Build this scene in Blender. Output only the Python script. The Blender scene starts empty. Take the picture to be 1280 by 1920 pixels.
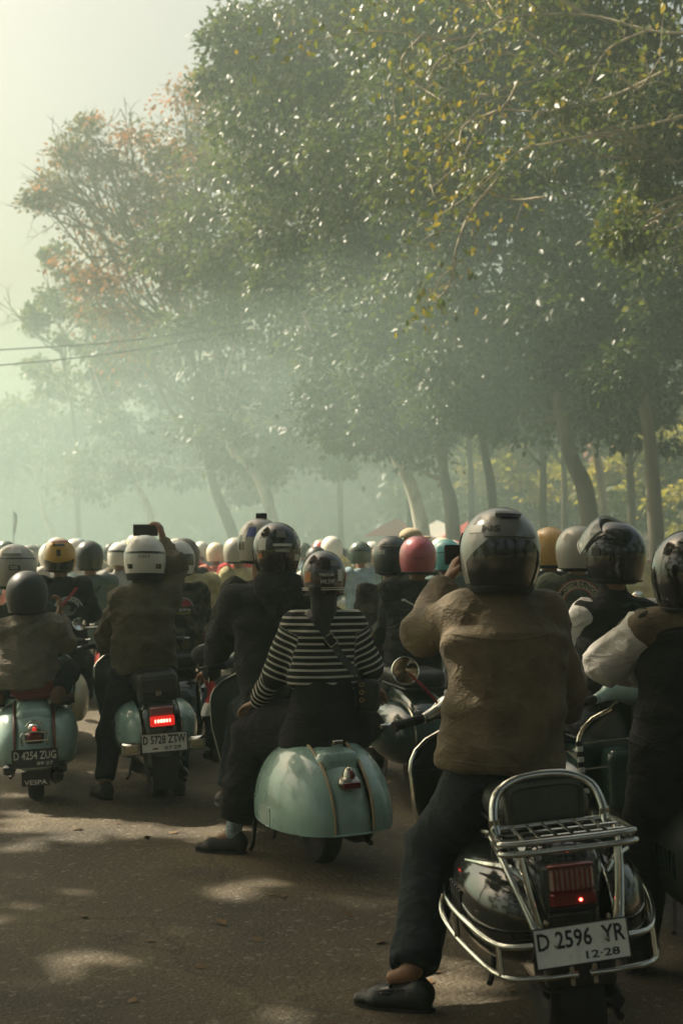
import bpy, math, random
import numpy as np
from mathutils import Vector, Matrix
from mathutils.bvhtree import BVHTree

random.seed(7)
RNG = np.random.default_rng(7)
SC = bpy.context.scene
COL = SC.collection

# ------------------------------------------------------------------ camera
CAM_H, FPX = 1.6, 2667.0
PITCH = math.atan(75 / FPX)
cam_d = bpy.data.cameras.new('camera')
cam = bpy.data.objects.new('camera', cam_d)
COL.objects.link(cam)
cam.location = (0, 0, CAM_H)
cam.rotation_euler = (math.radians(90) + PITCH, 0, 0)
cam_d.sensor_fit = 'VERTICAL'
cam_d.sensor_height = 36
cam_d.lens = 50
cam_d.clip_end = 2000
cam_d.dof.use_dof = True
cam_d.dof.focus_distance = 6.6
cam_d.dof.aperture_fstop = 4.0
SC.camera = cam

# ------------------------------------------------------------------ world, sun, exposure
SUN = Vector((-0.60, 0.36, 0.72)).normalized()      # towards the sun
w = bpy.data.worlds.new('World')
SC.world = w
w.use_nodes = True
nt = w.node_tree
bg = nt.nodes['Background']
sky = nt.nodes.new('ShaderNodeTexSky')
sky.sky_type = 'NISHITA'
sky.sun_disc = False
sky.sun_elevation = math.asin(SUN.z)
sky.sun_rotation = math.atan2(SUN.x, SUN.y)
sky.dust_density = 9.0
sky.air_density = 1.2
sky.ozone_density = 0.2
wm = nt.nodes.new('ShaderNodeMixRGB'); wm.blend_type = 'MULTIPLY'; wm.inputs[0].default_value = 1; wm.inputs[2].default_value = (1.06, 1.0, .88, 1)   # dusty noon air
nt.links.new(sky.outputs[0], wm.inputs[1])
nt.links.new(wm.outputs[0], bg.inputs[0])
bg.inputs[1].default_value = 0.058
sd = bpy.data.lights.new('sun', 'SUN')
so = bpy.data.objects.new('sun', sd)
COL.objects.link(so)
so.rotation_euler = SUN.to_track_quat('Z', 'Y').to_euler()
so.location = SUN * 60
sd.energy = 5.0
sd.angle = math.radians(0.5)
sd.color = (1.0, 0.895, 0.71)
SC.view_settings.view_transform = 'Standard'
SC.view_settings.look = 'None'
SC.view_settings.gamma = 1
SC.view_settings.exposure = 1.42
SC.view_settings.use_curve_mapping = False
SC.cycles.volume_bounces = 1
SC.cycles.max_bounces = 8
SC.cycles.use_denoising = True
HAZE_DENSITY = 0.0074

# ------------------------------------------------------------------ helpers
def nrm(v):
    v = np.asarray(v, float)
    return v / max(np.linalg.norm(v), 1e-9)

def at(px, py, Y):
    """World point seen at photograph pixel (px, py) at distance Y along the road."""
    dx, dy = (px - 640) / FPX, (960 - py) / FPX
    d = np.array([dx, math.cos(PITCH) - dy * math.sin(PITCH), math.sin(PITCH) + dy * math.cos(PITCH)])
    return np.array([0, 0, CAM_H]) + d * (Y / d[1])

def ground_at(px, py):
    dx, dy = (px - 640) / FPX, (960 - py) / FPX
    d = np.array([dx, math.cos(PITCH) - dy * math.sin(PITCH), math.sin(PITCH) + dy * math.cos(PITCH)])
    return np.array([0, 0, CAM_H]) + d * (-CAM_H / d[2])

_tab = np.random.default_rng(3).uniform(-1, 1, (32, 32, 32)).astype(np.float32)
def vnoise(P):
    """Smooth value noise in -1..1 at points P (n x 3)."""
    P = np.asarray(P, np.float32)
    i = np.floor(P).astype(np.int64)
    f = P - i
    f = f * f * (3 - 2 * f)
    out = 0
    for a in (0, 1):
        for b in (0, 1):
            for c in (0, 1):
                wgt = (f[:, 0] if a else 1 - f[:, 0]) * (f[:, 1] if b else 1 - f[:, 1]) * (f[:, 2] if c else 1 - f[:, 2])
                out = out + wgt * _tab[(i[:, 0] + a) % 32, (i[:, 1] + b) % 32, (i[:, 2] + c) % 32]
    return out

def tag(o, label=None, cat=None, group=None, kind=None):
    if label: o['label'] = label
    if cat: o['category'] = cat
    if group: o['group'] = group
    if kind: o['kind'] = kind
    return o

def new_mesh(name, V, F, smooth=True):
    """V n x 3; F a list of index tuples or an int array m x k."""
    me = bpy.data.meshes.new(name)
    V = np.asarray(V, np.float32)
    if isinstance(F, np.ndarray):
        m, k = F.shape
        me.vertices.add(len(V)); me.vertices.foreach_set('co', V.ravel())
        me.loops.add(m * k); me.loops.foreach_set('vertex_index', F.astype(np.int32).ravel())
        me.polygons.add(m)
        me.polygons.foreach_set('loop_start', np.arange(0, m * k, k, dtype=np.int32))
        me.polygons.foreach_set('loop_total', np.full(m, k, np.int32))
        me.update(calc_edges=True)
    else:
        me.from_pydata([tuple(v) for v in V.tolist()], [], F)
        me.update()
    if smooth:
        me.polygons.foreach_set('use_smooth', np.ones(len(me.polygons), bool))
    return me

def link(name, me, m, parent=None, loc=None, rot=None):
    o = bpy.data.objects.new(name, me)
    if me is not None and m is not None and len(me.materials) == 0:
        me.materials.append(m)
    COL.objects.link(o)
    if parent is not None: o.parent = parent
    if loc is not None: o.location = loc
    if rot is not None: o.rotation_euler = rot
    return o

def own_material(o, m):
    o.material_slots[0].link = 'OBJECT'
    o.material_slots[0].material = m

def empty(name, loc=(0, 0, 0), rot=(0, 0, 0), parent=None):
    o = bpy.data.objects.new(name, None)
    o.empty_display_size = 0.1
    COL.objects.link(o)
    o.location = loc
    o.rotation_euler = rot
    if parent is not None: o.parent = parent
    return o

def spline(pts, n=8):
    """Catmull-Rom through pts, n samples per span; works on points of any width."""
    P = np.asarray(pts, float)
    if len(P) < 3: return np.array([P[0] + (P[-1] - P[0]) * t for t in np.linspace(0, 1, n + 1)])
    P = np.vstack([2 * P[0] - P[1], P, 2 * P[-1] - P[-2]])
    out = []
    for i in range(1, len(P) - 2):
        p0, p1, p2, p3 = P[i - 1:i + 3]
        for t in np.linspace(0, 1, n, endpoint=False):
            out.append(0.5 * (2 * p1 + (p2 - p0) * t + (2 * p0 - 5 * p1 + 4 * p2 - p3) * t * t + (3 * p1 - p0 - 3 * p2 + p3) * t ** 3))
    out.append(P[-2])
    return np.array(out)

class MB:
    """Collects shapes into one mesh."""
    def __init__(s):
        s.V, s.F = [], []
    def add(s, V, F):
        k = len(s.V)
        s.V.extend([tuple(map(float, v)) for v in V])
        s.F.extend([tuple(int(i) + k for i in f) for f in F])
        return s
    def tube(s, pts, r, n=8, cap=True, closed=False):
        P = np.asarray(pts, float)
        m = len(P)
        R = np.full(m, r, float) if np.isscalar(r) else np.interp(np.linspace(0, 1, m), np.linspace(0, 1, len(r)), r)
        T = np.gradient(P, axis=0)
        if closed: T = np.roll(P, -1, 0) - np.roll(P, 1, 0)
        T /= np.maximum(np.linalg.norm(T, axis=1, keepdims=True), 1e-9)
        u = nrm(np.cross(T[0], (0, 0, 1) if abs(T[0][2]) < .9 else (1, 0, 0)))
        V, F = [], []
        for i in range(m):
            u = nrm(u - T[i] * np.dot(u, T[i]))
            v = np.cross(T[i], u)
            for k in range(n):
                a = 2 * math.pi * k / n
                V.append(P[i] + R[i] * (math.cos(a) * u + math.sin(a) * v))
        for i in range(m if closed else m - 1):
            j = (i + 1) % m
            for k in range(n):
                F.append((i * n + k, i * n + (k + 1) % n, j * n + (k + 1) % n, j * n + k))
        if cap and not closed:
            F.append(tuple(range(n))[::-1]); F.append(tuple((m - 1) * n + k for k in range(n)))
        return s.add(V, F)
    def grid(s, G, flip=False, wrap=False):
        """G: rows x cols x 3 points."""
        G = np.asarray(G, float)
        a, b = G.shape[:2]
        F = []
        for i in range(a - 1):
            for j in range(b if wrap else b - 1):
                q = (i * b + j, i * b + (j + 1) % b, (i + 1) * b + (j + 1) % b, (i + 1) * b + j)
                F.append(q[::-1] if flip else q)
        return s.add(G.reshape(-1, 3), F)
    def lathe(s, prof, c=(0, 0, 0), axis='z', n=24):
        """prof: (r, h) pairs turned about an axis through c."""
        G = []
        for r, h in prof:
            row = []
            for k in range(n):
                a = 2 * math.pi * k / n
                x, y = r * math.cos(a), r * math.sin(a)
                row.append((x, y, h) if axis == 'z' else (h, x, y) if axis == 'x' else (y, h, x))
            G.append(row)
        return s.grid(np.array(G) + np.array(c), wrap=True)
    def box(s, c, h, b=0.0, R=None):
        """Box of half sizes h about c, edges cut by b."""
        c, h = np.array(c, float), np.array(h, float)
        V = []
        if b <= 0:
            V = [c * 0 + np.array([x, y, z]) * h for x in (-1, 1) for y in (-1, 1) for z in (-1, 1)]
            F = [(0, 1, 3, 2), (4, 6, 7, 5), (0, 4, 5, 1), (2, 3, 7, 6), (0, 2, 6, 4), (1, 5, 7, 3)]
        else:
            V, F = [], []
            for z, k in ((-h[2], 0), (-h[2] + b, 1), (h[2] - b, 1), (h[2], 0)):
                e = b if k == 0 else 0.0
                X, Y = h[0] - e, h[1] - e
                V += [np.array(q) for q in ((-X + b, -Y, z), (X - b, -Y, z), (X, -Y + b, z), (X, Y - b, z), (X - b, Y, z), (-X + b, Y, z), (-X, Y - b, z), (-X, -Y + b, z))]
            for i in range(3):
                for k in range(8):
                    F.append((i * 8 + k, i * 8 + (k + 1) % 8, (i + 1) * 8 + (k + 1) % 8, (i + 1) * 8 + k))
            F.append(tuple(range(8))[::-1]); F.append(tuple(range(24, 32)))
        V = np.array(V)
        if R is not None: V = V @ np.array(R).T
        return s.add(V + c, F)
    def ell(s, c, r, n=12, R=None):
        V = []
        for i in range(n + 1):
            t = math.pi * i / n
            for k in range(2 * n):
                a = math.pi * k / n
                V.append((math.sin(t) * math.cos(a), math.sin(t) * math.sin(a), math.cos(t)))
        V = np.array(V) * np.array(r)
        if R is not None: V = V @ np.array(R).T
        return s.grid((V + np.array(c)).reshape(n + 1, 2 * n, 3), wrap=True, flip=True)
    def build(s, name, m, parent=None, loc=None, rot=None, smooth=True, off=None):
        V = np.array(s.V)
        if off is not None: V = V - np.array(off)
        me = new_mesh(name, V, s.F, smooth)
        if smooth: sharpen(me)
        return link(name, me, m, parent, loc, rot)

def sharpen(me, ang=42):
    try: me.set_sharp_from_angle(angle=math.radians(ang))
    except Exception: pass

class Vol:
    """A smooth union of rounded shapes, turned into one continuous surface."""
    def __init__(s): s.p = []
    def cap(s, a, b, r1, r2=None, k=.03):
        s.p.append(('c', np.asarray(a, float), np.asarray(b, float), r1, r1 if r2 is None else r2, k)); return s
    def chain(s, pts, rs, k=.03):
        for i in range(len(pts) - 1): s.cap(pts[i], pts[i + 1], rs[i], rs[i + 1], k)
        return s
    def ell(s, c, r, R=None, k=.03):
        s.p.append(('e', np.asarray(c, float), np.asarray(r, float), np.eye(3) if R is None else np.asarray(R, float), k)); return s
    def sec(s, a, b, u, wd1, wd2, k=.04):
        s.p.append(('s', np.asarray(a, float), np.asarray(b, float), nrm(u), wd1, wd2, k)); return s
    def box(s, c, h, r, R=None, k=.02):
        s.p.append(('b', np.asarray(c, float), np.asarray(h, float), r, np.eye(3) if R is None else np.asarray(R, float), k)); return s
    def cut(s, c, n):
        s.p.append(('x', np.asarray(c, float), nrm(n))); return s
    def _bounds(s, q):
        if q[0] == 'c':
            r = max(q[3], q[4]); return np.minimum(q[1], q[2]) - r, np.maximum(q[1], q[2]) + r
        if q[0] == 'e':
            r = max(q[2]); return q[1] - r, q[1] + r
        if q[0] == 's':
            r = max(q[4] + q[5]); return np.minimum(q[1], q[2]) - r, np.maximum(q[1], q[2]) + r
        r = np.linalg.norm(q[2]) + q[3]; return q[1] - r, q[1] + r
    def mesh(s, h=.01, smooth=2):
        pr = [q for q in s.p if q[0] != 'x']
        B = [s._bounds(q) for q in pr]
        lo = np.min([b[0] for b in B], 0) - 3 * h
        hi = np.max([b[1] for b in B], 0) + 3 * h
        n = np.ceil((hi - lo) / h).astype(int) + 1
        F = np.full(n, 1.0, np.float32)
        ax = [lo[i] + h * np.arange(n[i]) for i in range(3)]
        for q in s.p:
            if q[0] == 'x':
                d = ((ax[0] - q[1][0])[:, None, None] * q[2][0] + (ax[1] - q[1][1])[None, :, None] * q[2][1] + (ax[2] - q[1][2])[None, None, :] * q[2][2]).astype(np.float32)
                F = np.maximum(F, d)
                continue
            b0, b1 = s._bounds(q)
            k = q[-1]
            i0 = np.clip(np.floor((b0 - k - 2 * h - lo) / h).astype(int), 0, n)
            i1 = np.clip(np.ceil((b1 + k + 2 * h - lo) / h).astype(int) + 1, 0, n)
            sl = tuple(slice(i0[i], i1[i]) for i in range(3))
            X = ax[0][sl[0]][:, None, None]; Y = ax[1][sl[1]][None, :, None]; Z = ax[2][sl[2]][None, None, :]
            if q[0] == 'c':
                a, b, r1, r2 = q[1:5]
                ab = b - a; L = max(ab @ ab, 1e-9)
                t = np.clip(((X - a[0]) * ab[0] + (Y - a[1]) * ab[1] + (Z - a[2]) * ab[2]) / L, 0, 1)
                d = np.sqrt((X - a[0] - t * ab[0]) ** 2 + (Y - a[1] - t * ab[1]) ** 2 + (Z - a[2] - t * ab[2]) ** 2) - (r1 + t * (r2 - r1))
            elif q[0] == 'e':
                c, r, R = q[1:4]
                l = [(X - c[0]) * R[0, i] + (Y - c[1]) * R[1, i] + (Z - c[2]) * R[2, i] for i in range(3)]
                k0 = np.sqrt(sum((l[i] / r[i]) ** 2 for i in range(3)))
                k1 = np.sqrt(sum((l[i] / r[i] ** 2) ** 2 for i in range(3)))
                d = k0 * (k0 - 1) / np.maximum(k1, 1e-6)
            elif q[0] == 's':
                a, b, u, w1, w2 = q[1:6]
                ab = b - a; L = np.linalg.norm(ab); t_ = ab / max(L, 1e-6)
                u = nrm(u - t_ * (u @ t_)); v = np.cross(t_, u)
                T = (X - a[0]) * t_[0] + (Y - a[1]) * t_[1] + (Z - a[2]) * t_[2]
                U = (X - a[0]) * u[0] + (Y - a[1]) * u[1] + (Z - a[2]) * u[2]
                Vv = (X - a[0]) * v[0] + (Y - a[1]) * v[1] + (Z - a[2]) * v[2]
                t = np.clip(T / max(L, 1e-6), 0, 1)
                W = w1[0] + t * (w2[0] - w1[0]); D = w1[1] + t * (w2[1] - w1[1])
                e = np.abs(T - t * L)
                k0 = np.sqrt((U / W) ** 2 + (Vv / D) ** 2)
                k1 = np.sqrt((U / W ** 2) ** 2 + (Vv / D ** 2) ** 2)
                d2 = k0 * (k0 - 1) / np.maximum(k1, 1e-4)
                d2 = np.where(k0 < 1e-3, -np.minimum(W, D), d2)
                d = np.where(e > 0, np.sqrt(np.maximum(d2 + .025, 0) ** 2 + e ** 2) - .025, d2)
            else:
                c, hh, r, R = q[1:5]
                l = [np.abs((X - c[0]) * R[0, i] + (Y - c[1]) * R[1, i] + (Z - c[2]) * R[2, i]) - (hh[i] - r) for i in range(3)]
                d = np.sqrt(sum(np.maximum(g, 0) ** 2 for g in l)) + np.minimum(np.maximum(np.maximum(l[0], l[1]), l[2]), 0) - r
            f = F[sl]
            hk = np.maximum(k - np.abs(f - d), 0) / k
            F[sl] = np.minimum(f, d) - hk * hk * k * .25
        # surface nets
        I = (F < 0)
        S = sum(I[a:n[0] - 1 + a, b:n[1] - 1 + b, c:n[2] - 1 + c].astype(np.int8) for a in (0, 1) for b in (0, 1) for c in (0, 1))
        cell = np.argwhere((S > 0) & (S < 8))
        cid = np.full(S.shape, -1, np.int64)
        cid[tuple(cell.T)] = np.arange(len(cell))
        offs = [(a, b, c) for a in (0, 1) for b in (0, 1) for c in (0, 1)]
        val = {o: F[cell[:, 0] + o[0], cell[:, 1] + o[1], cell[:, 2] + o[2]] for o in offs}
        acc = np.zeros((len(cell), 3)); cnt = np.zeros(len(cell))
        for o in offs:
            for axn in range(3):
                if o[axn] == 1: continue
                p = list(o); p[axn] = 1; p = tuple(p)
                a, b = val[o], val[p]
                m = (a < 0) != (b < 0)
                t = np.where(m, a / np.where(m, a - b, 1), 0)
                pt = np.tile(np.array(o, float), (len(cell), 1)); pt[:, axn] = t
                acc += pt * m[:, None]; cnt += m
        V = lo + h * (cell + acc / cnt[:, None])
        Q = []
        for axn in range(3):
            sl0 = [slice(None)] * 3; sl1 = [slice(None)] * 3
            sl0[axn] = slice(0, n[axn] - 1); sl1[axn] = slice(1, n[axn])
            e = np.argwhere(I[tuple(sl0)] != I[tuple(sl1)])
            b, c = (axn + 1) % 3, (axn + 2) % 3
            e = e[(e[:, b] > 0) & (e[:, c] > 0)]
            ins = I[tuple(e.T)]
            def g(db, dc):
                q = e.copy(); q[:, b] -= db; q[:, c] -= dc
                return cid[tuple(np.minimum(q, np.array(S.shape) - 1).T)]
            f = np.stack([g(1, 1), g(0, 1), g(0, 0), g(1, 0)], 1)
            f[~ins] = f[~ins][:, ::-1]
            Q.append(f)
        Q = np.vstack(Q); Q = Q[(Q >= 0).all(1)]
        E = np.vstack([Q[:, [0, 1]], Q[:, [1, 2]], Q[:, [2, 3]], Q[:, [3, 0]]])
        dg = np.bincount(E[:, 0], minlength=len(V)) + np.bincount(E[:, 1], minlength=len(V))
        def avg(V):
            A = np.stack([np.bincount(E[:, 0], V[E[:, 1], i], len(V)) + np.bincount(E[:, 1], V[E[:, 0], i], len(V)) for i in range(3)], 1)
            return A / np.maximum(dg, 1)[:, None]
        for _ in range(smooth):
            V = V + .5 * (avg(V) - V); V = V - .5 * (avg(V) - V) * .96
        return V, Q

def normals(V, Q):
    n = np.cross(V[Q[:, 2]] - V[Q[:, 0]], V[Q[:, 3]] - V[Q[:, 1]])
    N = np.stack([sum(np.bincount(Q[:, k], n[:, i], len(V)) for k in range(4)) for i in range(3)], 1)
    return N / np.maximum(np.linalg.norm(N, axis=1, keepdims=True), 1e-9)

def folds(V, Q, amp, f, seed=0.0, dirs=None):
    """Cloth folds: ridged noise pushed along the surface normal."""
    N = normals(V, Q)
    rid = lambda P: 1 - 2.5 * np.abs(vnoise(P)) ** .75
    c = V - V.mean(0)
    warp = np.stack([vnoise(V * 3.1 + 5 + seed), vnoise(V * 3.1 + 9 + seed), vnoise(V * 3.1 + 13 + seed)], 1) * .07
    W = c + warp
    f = np.array(f, float)
    out = .55 * rid(W * f * (.8, .8, 1.1) + seed)
    for ang, wgt in ((.6, .55), (-.7, .45)):
        cs, sn = math.cos(ang), math.sin(ang)
        R = np.stack([W[:, 0] * cs - W[:, 2] * sn, W[:, 1], W[:, 0] * sn + W[:, 2] * cs], 1)
        out = out + wgt * rid(R * f * (.45, .7, 1.9) + 17 + seed + ang)
    out = out + .22 * vnoise(W * f * 3.3 + 31)
    return V + N * (amp * .62 * out)[:, None]

# ------------------------------------------------------------------ materials
MATS = {}
def mat(name, col, rough=.6, metal=0.0, var=.18, vs=6.0, bump=0.0, bs=60.0, coat=0.0, emit=None, es=0.0, sheen=0.0, spec=.5, stretch=(1, 1, 1), trans=0.0, rvar=.0, dirt=None, ds=8.0, da=.0, wr=0.0):
    if name in MATS: return MATS[name]
    m = bpy.data.materials.new(name); m.use_nodes = True
    t = m.node_tree; N = t.nodes; b = N['Principled BSDF']
    tc = N.new('ShaderNodeTexCoord'); mp = N.new('ShaderNodeMapping'); mp.inputs['Scale'].default_value = stretch
    t.links.new(tc.outputs['Object'], mp.inputs[0])
    nz = N.new('ShaderNodeTexNoise'); nz.inputs['Scale'].default_value = vs; nz.inputs['Detail'].default_value = 6
    t.links.new(mp.outputs[0], nz.inputs['Vector'])
    r = N.new('ShaderNodeValToRGB')
    c = np.array(col)
    r.color_ramp.elements[0].position = .3; r.color_ramp.elements[1].position = .7
    r.color_ramp.elements[0].color = (*np.clip(c * (1 - var), 0, 1), 1)
    r.color_ramp.elements[1].color = (*np.clip(c * (1 + var), 0, 1), 1)
    t.links.new(nz.outputs[0], r.inputs[0])
    src = r.outputs[0]
    if dirt is not None:
        n3 = N.new('ShaderNodeTexNoise'); n3.inputs['Scale'].default_value = ds; n3.inputs['Detail'].default_value = 8; n3.inputs['Roughness'].default_value = .65
        t.links.new(mp.outputs[0], n3.inputs['Vector'])
        r3 = N.new('ShaderNodeValToRGB'); r3.color_ramp.elements[0].position = .52; r3.color_ramp.elements[1].position = .72
        r3.color_ramp.elements[1].color = (da, da, da, 1)
        t.links.new(n3.outputs[0], r3.inputs[0])
        mx = N.new('ShaderNodeMixRGB'); mx.inputs[2].default_value = (*dirt, 1)
        t.links.new(r3.outputs[0], mx.inputs[0]); t.links.new(src, mx.inputs[1]); src = mx.outputs[0]
    t.links.new(src, b.inputs['Base Color'])
    b.inputs['Roughness'].default_value = rough
    if rvar:
        mr = N.new('ShaderNodeMapRange'); mr.inputs[3].default_value = max(rough - rvar, .02); mr.inputs[4].default_value = rough + rvar
        t.links.new(nz.outputs[0], mr.inputs[0]); t.links.new(mr.outputs[0], b.inputs['Roughness'])
    b.inputs['Metallic'].default_value = metal
    b.inputs['Coat Weight'].default_value = coat
    b.inputs['Coat Roughness'].default_value = .06
    b.inputs['Specular IOR Level'].default_value = spec
    b.inputs['Transmission Weight'].default_value = trans
    if sheen:
        b.inputs['Sheen Weight'].default_value = sheen; b.inputs['Sheen Roughness'].default_value = .5
    if emit is not None:
        b.inputs['Emission Color'].default_value = (*emit, 1); b.inputs['Emission Strength'].default_value = es
    if bump:
        n2 = N.new('ShaderNodeTexNoise'); n2.inputs['Scale'].default_value = bs; n2.inputs['Detail'].default_value = 5
        t.links.new(mp.outputs[0], n2.inputs['Vector'])
        bp = N.new('ShaderNodeBump'); bp.inputs['Strength'].default_value = bump; bp.inputs['Distance'].default_value = .01
        t.links.new(n2.outputs[0], bp.inputs['Height']); t.links.new(bp.outputs[0], b.inputs['Normal'])
        if wr:      # creases in the cloth
            m2 = N.new('ShaderNodeMapping'); m2.inputs['Scale'].default_value = (1, 1, 1.7); m2.inputs['Rotation'].default_value = (.2, .45, 0)
            t.links.new(tc.outputs['Object'], m2.inputs[0])
            prev = None
            for sc_, st in ((9, 1.0), (23, .55)):
                n4 = N.new('ShaderNodeTexNoise'); n4.inputs['Scale'].default_value = sc_; n4.inputs['Detail'].default_value = 2; n4.inputs['Distortion'].default_value = .8
                t.links.new(m2.outputs[0], n4.inputs['Vector'])
                s1 = N.new('ShaderNodeMath'); s1.operation = 'SUBTRACT'; s1.inputs[1].default_value = .5; t.links.new(n4.outputs[0], s1.inputs[0])
                s2 = N.new('ShaderNodeMath'); s2.operation = 'ABSOLUTE'; t.links.new(s1.outputs[0], s2.inputs[0])
                s3 = N.new('ShaderNodeMath'); s3.operation = 'POWER'; s3.inputs[1].default_value = .6; t.links.new(s2.outputs[0], s3.inputs[0])
                b4 = N.new('ShaderNodeBump'); b4.inputs['Strength'].default_value = wr * st; b4.inputs['Distance'].default_value = .35 / sc_; b4.invert = True
                t.links.new(s3.outputs[0], b4.inputs['Height'])
                if prev is not None: t.links.new(prev.outputs[0], b4.inputs['Normal'])
                prev = b4
            t.links.new(prev.outputs[0], bp.inputs['Normal'])
    MATS[name] = m
    return m

def leaf_mat(name, cols, trans=.35, rough=.38):
    """Leaf: colour picked per leaf from the 'tint' attribute, some light passing through."""
    m = bpy.data.materials.new(name); m.use_nodes = True
    t = m.node_tree; N = t.nodes; b = N['Principled BSDF']
    at_ = N.new('ShaderNodeAttribute'); at_.attribute_name = 'tint'
    r = N.new('ShaderNodeValToRGB')
    e = r.color_ramp.elements
    e[0].color = (*cols[0], 1); e[0].position = 0
    e[1].color = (*cols[-1], 1); e[1].position = 1
    for i, c in enumerate(cols[1:-1]):
        q = e.new((i + 1) / (len(cols) - 1)); q.color = (*c, 1)
    t.links.new(at_.outputs['Fac'], r.inputs[0])
    t.links.new(r.outputs[0], b.inputs['Base Color'])
    b.inputs['Roughness'].default_value = rough
    b.inputs['Specular IOR Level'].default_value = .4
    tl = N.new('ShaderNodeBsdfTranslucent')
    g = N.new('ShaderNodeMixRGB'); g.blend_type = 'MULTIPLY'; g.inputs[0].default_value = 1; g.inputs[2].default_value = (1.6, 1.5, .7, 1)
    t.links.new(r.outputs[0], g.inputs[1]); t.links.new(g.outputs[0], tl.inputs[0])
    mx = N.new('ShaderNodeMixShader'); mx.inputs[0].default_value = trans
    t.links.new(b.outputs[0], mx.inputs[1]); t.links.new(tl.outputs[0], mx.inputs[2])
    t.links.new(mx.outputs[0], N['Material Output'].inputs[0])
    return m

CHROME = mat('chrome', (.62, .62, .56), .12, 1.0, var=.12, vs=20, rvar=.06)
CHROME_OLD = mat('aged_chrome', (.48, .46, .38), .22, 1.0, var=.3, vs=30, rvar=.12, dirt=(.12, .08, .05), ds=40, da=.6)
RUBBER = mat('black_rubber', (.012, .012, .011), .75, bump=.15, bs=120)
PLASTIC = mat('black_plastic', (.014, .015, .014), .45, rvar=.1, bump=.1, bs=200)
DARKMETAL = mat('dark_metal', (.03, .03, .028), .5, .6, dirt=(.06, .045, .03), ds=14, da=.7)
LEATHER = mat('black_leather', (.016, .018, .016), .42, bump=.25, bs=90, rvar=.12)
SKIN = mat('brown_skin', (.27, .135, .075), .5, var=.12, vs=12, bump=.1, bs=150)
SKIN_D = mat('dark_brown_skin', (.19, .09, .05), .5, var=.12, vs=12, bump=.1, bs=150)
HAIR = mat('black_hair', (.012, .01, .009), .5, bump=.4, bs=140)
RED_LENS = mat('red_lens', (.16, .012, .012), .15, coat=.6, var=.25, vs=30)
RED_GLOW = mat('lit_red_lens', (.5, .02, .02), .2, emit=(1, .03, .02), es=.22)
RED_HOT = mat('lit_red_bulb', (.9, .2, .1), .2, emit=(1, .10, .07), es=5)
CLEAR_PINK = mat('faded_pink_lens', (.30, .20, .16), .2, coat=.5, var=.3, vs=40)
AMBER = mat('cream_indicator_lens', (.45, .36, .22), .2, coat=.5)
PLATE_W = mat('white_number_plate', (.80, .80, .74), .5, var=.06, dirt=(.3, .25, .18), ds=22, da=.4)
PLATE_B = mat('black_number_plate', (.016, .017, .016), .5)
INK_B = mat('black_lettering', (.015, .015, .014), .6)
INK_W = mat('white_lettering', (.62, .62, .55), .6)
MIRROR = mat('mirror_glass', (.8, .8, .78), .03, 1.0, var=.02)

def text_mesh(txt):
    """(verts 2-D, faces) of a line of lettering one unit high, centred."""
    cu = bpy.data.curves.new('t', 'FONT'); cu.body = txt; cu.resolution_u = 2; cu.offset = .02
    ob = bpy.data.objects.new('t', cu); COL.objects.link(ob)
    bpy.context.view_layer.update()
    dg = bpy.context.evaluated_depsgraph_get()
    ev = ob.evaluated_get(dg); me = ev.to_mesh()
    V = np.array([v.co[:2] for v in me.vertices]).reshape(-1, 2)
    F = [tuple(p.vertices) for p in me.polygons]
    ev.to_mesh_clear(); bpy.data.objects.remove(ob); bpy.data.curves.remove(cu)
    lo, hi = V.min(0), V.max(0)
    return (V - [(lo[0] + hi[0]) / 2, lo[1]]) / max(hi[1] - lo[1], 1e-6) - [0, .5], F
TXT = {t: text_mesh(t) for t in ['D 2596  YR', '12·28', 'D 5728 ZTW', '07·29', 'D 4254 ZUG', '09·27', 'VESPA', 'MOTOR LANCO', 'OTP', 'NS', 'HVLTHY', 'THREESOME', 'HAMMERED', 'ARAI', 'RS', 'SCOOTER', 'VESPARK', 'BANDUNG', 'INDONESIA', 'MOTOR']}

def put_text(mb, txt, h, wx, fn):
    """Lettering h high and wx wide, each point placed by fn(u, v)."""
    V, F = TXT[txt]
    s = wx / max(np.ptp(V[:, 0]), 1e-6)
    mb.add([fn(u * s, v * h) for u, v in V], F)
    return mb

class Surf:
    """Projects flat print onto a mesh along a direction."""
    def __init__(s, V, Q, c, u, v, d):
        s.t = BVHTree.FromPolygons([tuple(x) for x in V], [tuple(int(i) for i in q) for q in Q])
        s.c, s.u, s.v, s.d = [np.asarray(x, float) for x in (c, u, v, d)]
        s.last = None
    def __call__(s, a, b, off=.004):
        o = s.c + a * s.u + b * s.v - s.d * .5
        hit, n, i, dist = s.t.ray_cast(Vector(o), Vector(s.d), 1.2)
        if hit is None:
            return s.c + a * s.u + b * s.v + s.d * (s.last if s.last is not None else 0)
        s.last = dist - .5
        return np.array(hit) - s.d * off
    def patch(s, a0, a1, b0, b1, n=8, off=.003):
        return [[s(a, b, off) for a in np.linspace(a0, a1, n)] for b in np.linspace(b0, b1, n)]
    def arc(s, r0, r1, t0, t1, n=20, off=.003, ca=0, cb=0):
        return [[s(ca + r * math.cos(math.radians(t)), cb + r * math.sin(math.radians(t)), off) for t in np.linspace(t0, t1, n)] for r in (r0, (r0 + r1) / 2, r1)]
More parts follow.
